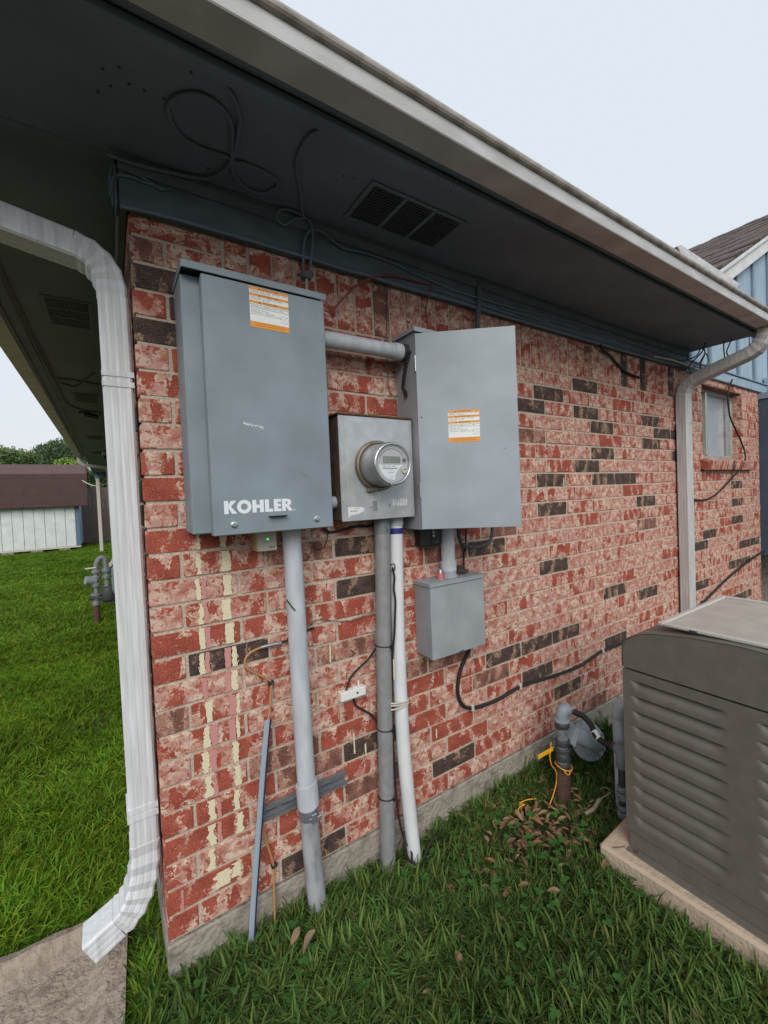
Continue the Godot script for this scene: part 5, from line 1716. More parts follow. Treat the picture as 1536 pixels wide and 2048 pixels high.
# wires stapled to the painted eave and hanging at its right end
func soffit_wires() -> void:
	var F: StandardMaterial3D = M.soffit
	cable("looped_cable", [0.165, 2.336, 0.438, 0.205, 2.336, 0.406, 0.235, 2.335, 0.349, 0.245, 2.334, 0.279, 0.250, 2.333, 0.20, 0.240, 2.331, 0.14, 0.216, 2.33, 0.091, 0.172, 2.33, 0.063, 0.094, 2.322, 0.055, 0.026, 2.316, 0.052, -0.045, 2.318, 0.05], 0.0055, F, "painted cable crossing the soffit from the edge trim to the house corner", "cable")
	cable("looped_cable", [0.25, 2.335, 0.186, 0.23, 2.335, 0.195, 0.173, 2.335, 0.19, 0.122, 2.335, 0.203, 0.091, 2.335, 0.245, 0.081, 2.335, 0.291, 0.101, 2.335, 0.337, 0.14, 2.335, 0.367, 0.185, 2.335, 0.36, 0.22, 2.335, 0.321, 0.237, 2.335, 0.254, 0.252, 2.333, 0.184], 0.0055, F, "painted cable coiled in a large round loop on the soffit near the house corner", "cable")
	cable("looped_cable", [0.25, 2.334, 0.18, 0.266, 2.335, 0.136, 0.309, 2.335, 0.093, 0.363, 2.335, 0.093, 0.39, 2.335, 0.145, 0.38, 2.335, 0.178, 0.335, 2.335, 0.193, 0.284, 2.335, 0.196, 0.25, 2.332, 0.186], 0.005, F, "painted cable in a smaller loop on the soffit above the KOHLER box", "cable")
	cable("looped_cable", [0.423, 2.336, 0.43, 0.405, 2.335, 0.394, 0.401, 2.335, 0.329, 0.415, 2.335, 0.258, 0.455, 2.335, 0.18, 0.488, 2.333, 0.10, 0.512, 2.325, 0.055, 0.487, 2.320, 0.05, 0.455, 2.296, 0.034, 0.442, 2.296, 0.031, 0.424, 2.308, 0.034, 0.432, 2.328, 0.054, 0.465, 2.333, 0.064, 0.503, 2.331, 0.060, 0.538, 2.322, 0.05, 0.551, 2.285, 0.036, 0.547, 2.233, 0.034, 0.536, 2.154, 0.026], 0.0048, F, "painted cable with one small ring dropping to the fitting above the KOHLER box", "cable")
	cable("frieze_cable", [0.515, 2.151, 0.026, 0.516, 2.226, 0.03, 0.528, 2.282, 0.032, 0.552, 2.305, 0.04, 0.59, 2.306, 0.042, 0.638, 2.289, 0.036, 0.688, 2.281, 0.03, 0.776, 2.290, 0.03, 0.901, 2.287, 0.027, 0.991, 2.273, 0.026, 1.106, 2.264, 0.026, 1.229, 2.254, 0.026, 1.363, 2.252, 0.03, 1.534, 2.255, 0.027, 1.809, 2.268, 0.026, 2.129, 2.282, 0.026, 2.58, 2.275, 0.026, 3.1, 2.262, 0.03, 3.5, 2.25, 0.04], 0.0045, F, "painted cable running along the upper frieze board from the fitting to the right end", "cable")
	cable("frieze_cable", [-0.02, 2.198, 0.024, 0.10, 2.206, 0.026, 0.45, 2.208, 0.026, 0.658, 2.204, 0.026, 0.783, 2.207, 0.026, 0.9, 2.204, 0.026, 1.231, 2.207, 0.026, 1.411, 2.204, 0.026, 1.872, 2.205, 0.026, 2.584, 2.204, 0.026, 3.2, 2.21, 0.028, 3.7, 2.22, 0.05], 0.0058, F, "painted cable along the bottom edge of the frieze board above the bricks", "cable")
	for q in [[2.232, 0.004, 1.5], [2.222, 0.0035, 1.1], [2.242, 0.003, 1.9]]:
		cable("frieze_cable", [q[2], q[0] + 0.01, 0.026, q[2] + 0.5, q[0], 0.025, q[2] + 1.0, q[0] + 0.006, 0.0255, 3.1, q[0] + 0.004, 0.03, 3.6, q[0], 0.05, 3.95, q[0] + 0.012, 0.05], q[1], F, ["thickest of three thin painted cables bunched on the right frieze board", "middle one of three thin painted cables bunched on the right frieze board", "thinnest and highest of three painted cables bunched on the right frieze board"][0 if q[1] > 0.0038 else 1 if q[1] > 0.0032 else 2], "cable", "thin cables along the frieze board")
	cable("corner_cable", [0.10, 2.287, 0.026, 0.044, 2.288, 0.026, 0.004, 2.290, 0.026, -0.027, 2.282, 0.02, -0.034, 2.259, 0.0, -0.033, 2.22, -0.02], 0.004, F, "painted wire bent round the house corner just below the soffit", "cable")
	cable("corner_cable", [0.09, 2.281, 0.026, 0.02, 2.305, 0.027, -0.015, 2.312, 0.026, -0.036, 2.30, 0.01, -0.040, 2.24, -0.01], 0.004, F, "second painted wire doubling back at the house corner under the soffit", "cable")
	cable("loose_black_cable", [2.36, 2.205, 0.028, 2.399, 2.18, 0.02, 2.487, 2.158, 0.014, 2.59, 2.108, 0.012, 2.699, 2.078, 0.012, 2.83, 2.068, 0.01, 2.89, 2.082, 0.006], 0.0075, M.black_rubber, "loose black cable sagging across the upright bricks near the right end of the eave", "cable")
	var W: StandardMaterial3D = M.dark_wire
	cable("hanging_wire", [3.40, 2.336, 0.2, 3.46, 2.29, 0.15, 3.45, 2.215, 0.07, 3.52, 2.173, 0.06, 3.68, 2.20, 0.06, 3.81, 2.30, 0.06, 3.76, 2.355, 0.06, 3.64, 2.26, 0.06, 3.48, 2.203, 0.06, 3.3, 2.23, 0.03], 0.005, W, "tangled dark wire looping out under the right end of the eave", "wire")
	cable("hanging_wire", [3.2, 2.24, 0.03, 3.40, 2.25, 0.05, 3.55, 2.30, 0.08, 3.62, 2.38, 0.09, 3.70, 2.34, 0.08, 3.66, 2.24, 0.06, 3.80, 2.20, 0.05, 4.0, 2.24, 0.05], 0.005, W, "dark wire rising in a hoop beyond the right end of the eave", "wire")
	cable("hanging_wire", [3.50, 2.34, 0.28, 3.47, 2.26, 0.29, 3.50, 2.20, 0.29, 3.53, 2.225, 0.3, 3.49, 2.26, 0.3, 3.52, 2.34, 0.32], 0.0042, W, "short dark wire hanging down beside the right downspout elbow", "wire")
	cable("pale_wire", [3.0, 2.225, 0.03, 3.25, 2.235, 0.04, 3.5, 2.222, 0.05, 3.75, 2.215, 0.05, 4.05, 2.225, 0.04], 0.006, M.ivory_cover, "pale cable stretched along the trim below the tangled wires", "wire")
	cable("pale_wire", [3.54, 2.345, 0.42, 3.60, 2.30, 0.40, 3.70, 2.28, 0.36, 3.85, 2.27, 0.3], 0.003, W, "thin wire running from the soffit end to the right downspout", "wire")
	var nails := thing("soffit_nail", "one of many dark nail heads scattered on the soffit board", "nail", Vector3(0.03, 2.3395, 0.30), "nail heads in the soffit")
	obj("head", rod(Vector3(0, 0.0006, 0), Vector3(0, -0.0016, 0), 0.0032, 8), M.dark_wire, nails)
	for q in [[-0.06, 0.235], [-0.035, 0.27], [-0.05, 0.31], [-0.02, 0.335], [0.0, 0.30], [0.07, 0.425], [0.115, 0.41], [0.07, 0.30], [0.12, 0.345], [0.55, 0.30], [0.58, 0.31], [0.86, 0.445], [1.66, 0.45], [2.55, 0.455], [0.2, 0.11]]:
		var c: Node3D = nails.duplicate()
		c.name = "soffit_nail"
		add_child(c, true)
		c.position = Vector3(q[0], 2.3395 if q[1] < 0.428 else 2.3235, q[1])


# ---------------------------------------------------------------- generator on its slab
func louver_mesh(w: float, h: float) -> ArrayMesh:
	# one stamped louver: x across, y up, z outward; a sharp lip above a scoop that comes out flush below
	var b := MB.new()
	var nx := 36
	var ys := PackedFloat32Array([0.0, 0.004, 0.008, 0.013, 0.018, 0.023, 0.028, 0.033, 0.038, 0.043, 0.0465, 0.0485, 0.0495, 0.0502, h])
	var depth := func(x: float, y: float) -> float:
		if y > 0.0500 or y < 0.003:
			return 0.0
		var lft := smoothstep(0.0, 0.030, x - 0.004 - 0.010 * (1.0 - y / 0.05))
		var rgt := smoothstep(0.0, 0.055, w - 0.004 - x)
		var s := (y - 0.003) / 0.047
		var f := 0.55 * s * s + 0.45 * pow(s, 5.0)
		if y > 0.0490:
			f = 0.9
		return -0.040 * f * lft * rgt
	var nrm := func(x: float, y: float) -> Vector3:
		if y > 0.0475:
			return Vector3(0, -1, 0.25).normalized() if y < 0.0500 and y > 0.0488 else Vector3(0, 0, 1)
		var e := 0.0008
		return Vector3(-(depth.call(x + e, y) - depth.call(x - e, y)) / (2 * e), -(depth.call(x, y + e) - depth.call(x, y - e)) / (2 * e), 1).normalized()
	for j in ys.size() - 1:
		for i in nx:
			var x0 := w * i / nx
			var x1 := w * (i + 1) / nx
			var y0 := ys[j]
			var y1 := ys[j + 1]
			var a := Vector3(x0, y0, depth.call(x0, y0))
			var c := Vector3(x1, y0, depth.call(x1, y0))
			var d := Vector3(x1, y1, depth.call(x1, y1))
			var e2 := Vector3(x0, y1, depth.call(x0, y1))
			if y0 >= 0.0484:
				b.quad(a, c, d, e2, Vector3(0, 0, 1))
			else:
				b.squad(a, c, d, e2, nrm.call(x0, y0), nrm.call(x1, y0), nrm.call(x1, y1), nrm.call(x0, y1))
	return b.mesh()


func generator() -> void:
	var pad := MB.new()
	pad.t = Transform3D(Basis(Vector3.UP, 0.056), Vector3(1.402, 0, 0.554))
	pad.box(Vector3(0, -0.28, 0), Vector3(1.25, -0.05, 1.15), 0.010)
	var pt := thing("generator_slab", "weathered concrete slab under the generator", "concrete slab")
	obj("slab", pad, M.pad, pt)
	var rs := MB.new()
	rs.tube(smooth(P([1.425, -0.0497, 0.60, 1.445, -0.0495, 0.615, 1.465, -0.0494, 0.628])), 0.002, 5)
	obj("rust_streak", rs, M.iron_rust, pt)
	var g := thing("generator", "brown grey standby generator with louvred end panel and rounded hood", "generator")
	var x0 := 1.48
	obj("base_rail", bx(Vector3(x0 + 0.004, -0.0495, 0.634), Vector3(2.2, 0.018, 1.412), 0.004), M.generator, g)
	obj("mounting_flange", bx(Vector3(x0 - 0.026, -0.0496, 0.637), Vector3(x0 + 0.0035, -0.0455, 1.41), 0.001), M.generator, g)
	obj("bolt_hole", rod(Vector3(x0 - 0.011, -0.0460, 0.668), Vector3(x0 - 0.011, -0.0448, 0.668), 0.0095, 16), M.iron_rust, g)
	# the end panel is built round its louvers
	var pz := [0.628, 0.655, 0.985, 1.055, 1.385, 1.412]
	var ytop := 0.618
	var ph := 0.0578
	var ybot := ytop - 10 * ph
	var fr := MB.new()
	fr.box(Vector3(x0, 0.0195, pz[0]), Vector3(x0 + 0.02, 0.645, pz[1]), 0.0)
	fr.box(Vector3(x0, 0.0195, pz[2]), Vector3(x0 + 0.02, 0.645, pz[3]))
	fr.box(Vector3(x0, 0.0195, pz[4]), Vector3(x0 + 0.02, 0.645, pz[5]))
	for k in [1, 3]:
		fr.box(Vector3(x0, ytop, pz[k]), Vector3(x0 + 0.02, 0.645, pz[k + 1]))
		fr.box(Vector3(x0, 0.0195, pz[k]), Vector3(x0 + 0.02, ybot, pz[k + 1]))
	obj("end_panel", fr, M.generator, g)
	var lm := louver_mesh(pz[2] - pz[1], ph)
	for k in [1, 3]:
		for i in 10:
			var o := put_mesh("louver", lm, M.generator, g)
			o.transform = Transform3D(Basis(Vector3(0, 0, 1), Vector3(0, 1, 0), Vector3(-1, 0, 0)), Vector3(x0, ytop - (i + 1) * ph, pz[k]))
	obj("cabinet", bx(Vector3(x0 + 0.045, 0.0195, 0.629), Vector3(2.18, 0.648, 1.411), 0.004), M.generator, g)
	obj("hood_gap", bx(Vector3(x0 + 0.012, 0.6485, 0.635), Vector3(2.17, 0.6525, 1.405)), M.dark_gap, g)
	var half := P2([0.6265, 0.653, 0.6262, 0.700, 0.6275, 0.725, 0.632, 0.742, 0.640, 0.756, 0.652, 0.769, 0.668, 0.780, 0.700, 0.795, 0.735, 0.805, 0.773, 0.812, 0.873, 0.825, 0.99, 0.832, 1.02, 0.8325])
	var prof := PackedVector2Array()
	for p in half:
		prof.push_back(p)
	for i in range(half.size() - 2, -1, -1):
		prof.push_back(Vector2(2.04 - half[i].x, half[i].y))
	var hd := MB.new()
	# end face, a small rounded arris, then the wrap
	hd.t = Transform3D(Basis(Vector3(0, 0, 1), Vector3(0, 1, 0), Vector3(-1, 0, 0)), Vector3(0, 0, 0))
	var inset := PackedVector2Array()
	for p in prof:
		inset.push_back(Vector2(1.02 + (p.x - 1.02) * 0.990, 0.653 + (p.y - 0.653) * 0.978))
	hd.prism(inset, -x0 - 0.02, -x0)
	obj("hood_end", hd, M.generator, g)
	var wr := MB.new()
	for i in prof.size() - 1:
		var a := prof[i]
		var c := prof[i + 1]
		var e := (c - a).normalized()
		var nn := Vector3(0, e.x, -e.y)
		if nn.y < 0 and absf(e.x) > 0.2:
			nn = -nn
		if absf(e.x) <= 0.2:
			nn = Vector3(0, 0, signf(a.x - 1.02))
		wr.quad(Vector3(x0 - 0.0015, a.y, a.x), Vector3(2.16, a.y, a.x), Vector3(2.16, c.y, c.x), Vector3(x0 - 0.0015, c.y, c.x), nn)
		var ia := inset[i].lerp(a, 0.35)
		var ic := inset[i + 1].lerp(c, 0.35)
		wr.quad(Vector3(x0 - 0.0015, a.y, a.x), Vector3(x0 - 0.0015, c.y, c.x), Vector3(x0 - 0.0012, ic.y, ic.x), Vector3(x0 - 0.0012, ia.y, ia.x), Vector3(-1, 0, 0))
	obj("hood_wrap", wr, M.generator, g)
	var bk := MB.new()
	bk.t = hd.t
	bk.prism(inset, -2.159, -2.15)
	obj("hood_back", bk, M.generator, g)
	var rm := MB.new()
	var r0 := Vector2(1.508, 0.752)
	var r1 := Vector2(2.085, 1.288)
	for q in [[r0.x, r0.y, r1.x, r0.y + 0.020], [r0.x, r1.y - 0.020, r1.x, r1.y], [r0.x, r0.y + 0.0205, r0.x + 0.020, r1.y - 0.0205], [r1.x - 0.020, r0.y + 0.0205, r1.x, r1.y - 0.0205]]:
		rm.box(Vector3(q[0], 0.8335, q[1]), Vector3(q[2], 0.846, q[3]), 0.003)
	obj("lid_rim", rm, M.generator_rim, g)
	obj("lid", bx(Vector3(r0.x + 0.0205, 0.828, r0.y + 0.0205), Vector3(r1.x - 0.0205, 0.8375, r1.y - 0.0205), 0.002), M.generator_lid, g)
	obj("rim_bracket", bx(Vector3(r0.x - 0.004, 0.833, 0.86), Vector3(r0.x + 0.001, 0.8415, 0.885), 0.001), M.dark_connector, g)
	var c := thing("back_conduit", "grey elbow conduit behind the generator near the wall", "conduit")
	var ce := MB.new()
	ce.tube(smooth(P([1.80, 0.33, 0.50, 1.765, 0.345, 0.46, 1.752, 0.31, 0.445, 1.752, 0.2, 0.445, 1.758, -0.05, 0.445, 1.76, -0.22, 0.445]), 4), 0.027, 18)
	obj("pipe", ce, M.pvc_grey, c)
	obj("collar", rod(Vector3(1.752, 0.285, 0.445), Vector3(1.752, 0.30, 0.445), 0.031, 20), M.pvc_dusty, c)
	var p := thing("generator_gas_pipe", "dark iron gas pipe with unions rising beside the generator corner", "gas pipe")
	obj("pipe", rod(Vector3(1.66, 0.135, 0.508), Vector3(1.662, -0.22, 0.508), 0.0165, 16), M.iron_dark, p)
	var el := MB.new()
	el.tube(smooth(P([1.69, 0.181, 0.468, 1.683, 0.180, 0.49, 1.668, 0.170, 0.505, 1.660, 0.150, 0.508, 1.660, 0.125, 0.508]), 4), 0.0235, 16)
	obj("elbow", el, M.iron_grey, p)
	for q in [[0.02, 0.024, 0.022], [-0.015, 0.027, 0.03], [-0.062, 0.024, 0.02], [-0.095, 0.026, 0.026], [-0.14, 0.023, 0.02]]:
		var u := MB.new()
		u.lathe(P2([0.016, q[2], q[1] * 0.93, q[2], q[1], q[2] * 0.8, q[1], q[2] * 0.2, q[1] * 0.93, 0.0, 0.016, 0.0]), 12, Transform3D(Basis(), Vector3(1.661, q[0], 0.508)))
		obj("union", u, M.iron_grey, p)


func fitting(b: MB, y: float, h: float, r: float, inner: float, x: float, z: float, segs := 16) -> void:
	b.lathe(P2([inner, h, r * 0.92, h, r, h * 0.82, r, h * 0.18, r * 0.92, 0.0, inner, 0.0]), segs, Transform3D(Basis(), Vector3(x, y, z)))


func gas_riser() -> void:
	var x := 1.615
	var z := 0.235
	var t := thing("gas_riser", "grey gas pipe with a round regulator beside the generator", "gas regulator")
	obj("rusty_pipe", rod(Vector3(x - 0.02, -0.25, z), Vector3(x - 0.004, 0.0, z), 0.037, 18), M.iron_rust, t)
	obj("riser_pipe", rod(Vector3(x - 0.004, 0.0, z), Vector3(x + 0.002, 0.25, z), 0.027, 18), M.iron_grey, t)
	var v := MB.new()
	for q in [[0.002, 0.035, 0.036], [0.046, 0.03, 0.034], [0.085, 0.022, 0.038], [0.118, 0.03, 0.034], [0.205, 0.024, 0.036]]:
		fitting(v, q[0], q[1], q[2], 0.02, x, z)
	obj("valve_body", v, M.iron_dark, t)
	var e := MB.new()
	e.tube(smooth(P([x + 0.002, 0.225, z, x + 0.004, 0.262, z, x + 0.012, 0.281, z + 0.004, x + 0.032, 0.284, z + 0.010]), 4), 0.031, 18)
	fitting(e, 0.232, 0.014, 0.039, 0.02, x + 0.002, z)
	obj("top_elbow", e, M.regulator, t)
	# regulator: flange, spring tube and pan
	var f := MB.new()
	f.t = Transform3D(Basis(Vector3(0.35, 0.55, -0.2).normalized().cross(Vector3(0.86, -0.45, 0.1).normalized()).normalized(), PI * 0.0), Vector3(x + 0.05, 0.158, z + 0.01))
	f.t.basis = Basis.looking_at(Vector3(0.86, -0.45, 0.12), Vector3.UP)
	f.box(Vector3(-0.044, -0.044, -0.008), Vector3(0.044, 0.044, 0.008), 0.004)
	f.box(Vector3(-0.04, -0.04, 0.0095), Vector3(0.04, 0.04, 0.018), 0.004)
	obj("flange", f, M.regulator, t)
	var sp := MB.new()
	sp.tube(smooth(P([x + 0.055, 0.155, z + 0.012, x + 0.095, 0.138, z + 0.03, x + 0.140, 0.112, z + 0.05, x + 0.175, 0.088, z + 0.055, x + 0.19, 0.074, z + 0.052]), 4), 0.041, 22, true, PackedFloat32Array([]))
	obj("spring_tube", sp, M.regulator, t)
	var pan := MB.new()
	pan.lathe(P2([0.0, 0.048, 0.034, 0.046, 0.062, 0.034, 0.078, 0.012, 0.092, 0.010, 0.095, 0.004, 0.095, -0.006, 0.092, -0.012, 0.078, -0.014, 0.064, -0.034, 0.0, -0.046]), 36, axis_xf(Vector3(x + 0.275, 0.012, z - 0.050), Vector3(-0.30, 0.50, 0.80)), true)
	obj("diaphragm_pan", pan, M.regulator, t)
	for i in 8:
		var a := TAU * i / 8.0 + 0.2
		var bxf := axis_xf(Vector3(x + 0.275, 0.012, z - 0.050), Vector3(-0.30, 0.50, 0.80))
		obj("bolt", rod(bxf * Vector3(cos(a) * 0.087, 0.009, sin(a) * 0.087), bxf * Vector3(cos(a) * 0.087, 0.018, sin(a) * 0.087), 0.0055, 6), M.regulator, t)
	obj("vent_nozzle", rod(Vector3(x + 0.24, 0.015, z + 0.02), Vector3(x + 0.262, -0.022, z + 0.03), 0.011, 12), M.regulator, t)
	var fx := thing("gas_hose", "black flexible gas hose with a white tag between the regulator and the generator pipe", "hose")
	obj("hose", wire([1.659, 0.277, 0.252, 1.676, 0.266, 0.274, 1.693, 0.255, 0.297, 1.692, 0.244, 0.321, 1.690, 0.228, 0.345, 1.675, 0.209, 0.368, 1.672, 0.194, 0.392, 1.682, 0.180, 0.415, 1.690, 0.178, 0.439, 1.690, 0.181, 0.470], 0.0135, 4, 14), M.black_rubber, fx)
	obj("end_nut", rod(Vector3(1.645, 0.284, 0.244), Vector3(1.664, 0.275, 0.256), 0.0165, 6), M.bright_metal, fx)
	obj("white_tag", wire([1.6785, 0.2135, 0.362, 1.672, 0.194, 0.392], 0.0148, 4, 14), M.white_plastic, fx)
	obj("end_nut", rod(Vector3(1.690, 0.178, 0.448), Vector3(1.690, 0.181, 0.470), 0.0175, 6), M.dark_connector, fx)
	var y := thing("yellow_tag", "yellow plastic tag and cord tied on the gas riser", "tag")
	obj("tag_plate", bx(Vector3(1.452, 0.104, 0.220), Vector3(1.560, 0.124, 0.224), 0.001), M.yellow_plastic, y)
	obj("cord", wire([1.543, 0.152, 0.224, 1.538, 0.122, 0.226, 1.529, 0.09, 0.226, 1.540, 0.045, 0.226, 1.563, 0.014, 0.226, 1.575, -0.02, 0.226, 1.568, -0.06, 0.226, 1.538, -0.10, 0.23, 1.500, -0.13, 0.235], 0.0028), M.yellow_cord, y)
	obj("band", wire([1.57, 0.030, 0.262, 1.585, 0.022, 0.274, 1.61, 0.014, 0.278, 1.635, 0.012, 0.270, 1.652, 0.016, 0.24, 1.635, 0.02, 0.205, 1.60, 0.024, 0.20, 1.575, 0.03, 0.23, 1.57, 0.030, 0.262], 0.0032), M.yellow_cord, y)
	obj("band", wire([1.575, 0.022, 0.268, 1.583, 0.008, 0.279, 1.597, 0.004, 0.282, 1.605, 0.014, 0.28, 1.625, 0.006, 0.276, 1.648, 0.006, 0.25], 0.0028), M.yellow_cord, y)
	cable("yellow_string", [1.335, -0.125, 0.178, 1.369, -0.108, 0.175, 1.398, -0.106, 0.180, 1.388, -0.108, 0.158, 1.429, -0.104, 0.168, 1.470, -0.108, 0.186], 0.0024, M.yellow_cord, "scrap of yellow string lying in the leaf litter left of the gas riser", "string")
	var tw := obj("dry_twig", wire([1.57, -0.115, 0.38, 1.60, -0.105, 0.392, 1.63, -0.106, 0.39, 1.655, -0.095, 0.388, 1.67, -0.09, 0.39], 0.009, 4, 8), M.twig)
	tag(tw, "stubby pale grey branch lying by the generator slab", "stick")
	var t2 := obj("dry_twig", wire([1.64, -0.093, 0.386, 1.69, -0.085, 0.394, 1.735, -0.08, 0.402], 0.003), M.twig)
	tag(t2, "thin pale twig lying behind the grey branch by the generator", "twig")


# ---------------------------------------------------------------- left yard
func left_yard() -> void:
	# splash block under the downspout shoe
	var s := MB.new()
	s.t = Transform3D(Basis(Vector3.UP, -0.05), Vector3(-0.44, 0, -0.19))
	var nx := 16
	var nz := 14
	var top := func(i: int, j: int) -> Vector3:
		var x := lerpf(-0.46, 0.335, float(i) / nx)
		var z := lerpf(-0.22, 0.30, float(j) / nz)
		var e := minf(1.0, minf(float(j), float(nz - j)) / 3.0)
		var back := minf(1.0, float(nx - i) / 2.5)
		var y := -0.086 - 0.046 * smoothstep(0.25, 1.0, e) * smoothstep(0.0, 1.0, back)
		if j == 0 or j == nz or i == nx:
			y -= 0.014
		return Vector3(x, y + 0.004 * sin(i * 2.3 + j * 1.1), z)
	for i in nx:
		for j in nz:
			s.quad(top.call(i, j), top.call(i + 1, j), top.call(i + 1, j + 1), top.call(i, j + 1), Vector3.UP)
	for i in nx:
		for q in [[0, -1.0], [nz, 1.0]]:
			var a: Vector3 = top.call(i, q[0])
			var b: Vector3 = top.call(i + 1, q[0])
			s.quad(a, b, Vector3(b.x, -0.26, b.z), Vector3(a.x, -0.26, a.z), Vector3(0, 0, q[1]))
	for j in nz:
		var a: Vector3 = top.call(nx, j)
		var b: Vector3 = top.call(nx, j + 1)
		s.quad(a, b, Vector3(b.x, -0.26, b.z), Vector3(a.x, -0.26, a.z), Vector3(1, 0, 0))
	tag(obj("splash_block", s, M.splash), "brown weathered concrete splash block under the white downspout shoe", "splash block")

	# cables and fittings under the left soffit
	var F: StandardMaterial3D = M.frieze
	cable("side_soffit_cable", [-0.40, 2.336, -0.6, -0.395, 2.336, -1.3, -0.385, 2.336, -2.0, -0.36, 2.336, -2.9, -0.33, 2.335, -3.0, -0.25, 2.335, -3.06, -0.13, 2.335, -2.55], 0.007, F, "painted cable along the inner edge of the left gutter with a short branch", "cable")
	cable("side_soffit_cable", [-0.405, 2.334, -0.9, -0.40, 2.334, -2.0, -0.385, 2.334, -2.75, -0.37, 2.335, -2.82, -0.24, 2.335, -2.85, -0.06, 2.335, -2.95], 0.008, F, "second painted cable crossing the left soffit between its first two vents", "cable")
	cable("side_soffit_cable", [-0.38, 2.335, -2.8, -0.375, 2.335, -3.4, -0.36, 2.335, -3.9, -0.27, 2.335, -4.15, -0.15, 2.335, -4.25, -0.04, 2.335, -4.25], 0.009, F, "painted cable crossing the left soffit beyond its second vent", "cable")
	var fl := thing("flood_lamp_holder", "small dark lamp holder fixed to the left soffit", "lamp", Vector3(-0.245, 2.325, -4.32))
	obj("base", rod(Vector3(0, 0.013, 0), Vector3(0, -0.002, 0), 0.05, 16), M.iron_dark, fl)
	obj("socket", rod(Vector3(0.0, -0.01, 0), Vector3(0.11, -0.035, 0.02), 0.026, 14), M.iron_dark, fl)
	var wl := thing("wall_lamp", "dark round lamp on the end wall half hidden by the left downspout", "lamp", Vector3(-0.008, 1.98, -5.2))
	obj("plate", rod(Vector3(0, 0, 0), Vector3(-0.02, 0, 0), 0.06, 16), M.black_plastic, wl)
	var wb := MB.new()
	wb.lathe(P2([0.0, 0.10, 0.05, 0.085, 0.065, 0.03, 0.055, 0.0, 0.0, 0.0]), 18, axis_xf(Vector3(-0.02, 0, 0), Vector3(-1, -0.3, 0)), true)
	obj("globe", wb, M.black_plastic, wl)

	# gas meter piping by the end wall
	var g := thing("yard_gas_meter", "tangle of grey gas meter pipes and valves standing by the end wall on the lawn", "gas meter")
	var z := -5.3
	obj("rusty_riser", rod(Vector3(-0.272, -0.25, z), Vector3(-0.265, 0.12, z), 0.036, 14), M.iron_rust, g)
	var st := MB.new()
	st.tube(P([-0.265, 0.12, z, -0.252, 0.52, z]), 0.026, 14)
	st.tube(smooth(P([-0.252, 0.50, z, -0.245, 0.60, z, -0.225, 0.66, z, -0.19, 0.69, z, -0.16, 0.67, z, -0.15, 0.61, z, -0.15, 0.30, z]), 4), 0.030, 14)
	obj("pipe_loop", st, M.iron_grey, g)
	for q in [[-0.268, 0.10, 0.05, 0.044], [-0.262, 0.17, 0.08, 0.040], [-0.262, 0.22, 0.03, 0.055], [-0.258, 0.33, 0.06, 0.046], [-0.255, 0.42, 0.05, 0.048], [-0.250, 0.50, 0.04, 0.050], [-0.152, 0.50, 0.05, 0.050], [-0.15, 0.42, 0.04, 0.048]]:
		var u := MB.new()
		fitting(u, q[1], q[2], q[3], 0.02, q[0], z, 12)
		obj("pipe_fitting", u, M.iron_grey, g)
	obj("valve_stem", rod(Vector3(-0.33, 0.20, z + 0.02), Vector3(-0.21, 0.19, z + 0.02), 0.022, 10), M.iron_dark, g)
	obj("pressure_regulator", rod(Vector3(-0.36, 0.43, z + 0.03), Vector3(-0.26, 0.41, z), 0.05, 14), M.regulator, g)
	obj("valve_handle", bx(Vector3(-0.36, 0.565, z + 0.02), Vector3(-0.25, 0.58, z + 0.04), 0.004), M.white_plastic, g)
	var mb := MB.new()
	mb.lathe(P2([0.0, 0.20, 0.07, 0.19, 0.085, 0.15, 0.085, 0.04, 0.07, 0.0, 0.0, 0.0]), 18, Transform3D(Basis(), Vector3(-0.135, 0.13, z)), true)
	obj("meter_body", mb, M.iron_dark, g)
	obj("meter_case", bx(Vector3(-0.10, 0.22, z - 0.12), Vector3(-0.02, 0.56, z + 0.10), 0.03), M.iron_grey, g)
	obj("bracket", rod(Vector3(-0.03, 0.22, z + 0.05), Vector3(-0.13, 0.10, z + 0.12), 0.008, 8), M.black_plastic, g)

	# patio cover and post
	var p := thing("patio_cover", "low patio roof joining the back end of the house behind the far downspout", "patio cover")
	obj("roof_board", bx(Vector3(-0.45, 2.36, -15.9), Vector3(8.0, 2.50, -9.66), 0.01), M.soffit, p)
	obj("beam", bx(Vector3(-0.40, 2.19, -15.68), Vector3(8.0, 2.355, -15.54), 0.008), M.soffit, p)
	var po := thing("patio_post", "slim pale wooden post holding the patio roof at the back", "post")
	obj("shaft", bx(Vector3(-0.375, -0.2, -15.65), Vector3(-0.285, 2.188, -15.56), 0.006), M.post_paint, po)
	obj("cap_plate", bx(Vector3(-0.395, 2.16, -15.67), Vector3(-0.265, 2.187, -15.655), 0.002), M.post_paint, po)
	cable("patio_wire", [-0.75, 2.18, -16.9, -0.55, 2.02, -16.2, -0.36, 1.96, -15.72, -0.1, 2.02, -15.72, 0.3, 2.15, -15.72], 0.014, M.ivory_cover, "pale wire sagging between the shed roof and the patio post", "wire")

	# shed
	var sh := thing("garden_shed", "white wooden shed with a brown gambrel roof at the back of the lawn", "shed")
	var x1 := -0.925
	var xw := -6.6
	var i := 0
	var xx := x1 - 0.10
	while xx > xw:
		obj("wall_board", bx(Vector3(xx - 0.258, 0.0, -17.53), Vector3(xx - 0.006, 1.40, -17.5 + (0.006 if i % 2 else 0.0)), 0.004), M.shed_wall, sh)
		xx -= 0.262
		i += 1
	obj("wall_core", bx(Vector3(xw, -0.01, -20.4), Vector3(x1 - 0.02, 1.41, -17.535)), M.shed_wall, sh)
	var eg := MB.new()
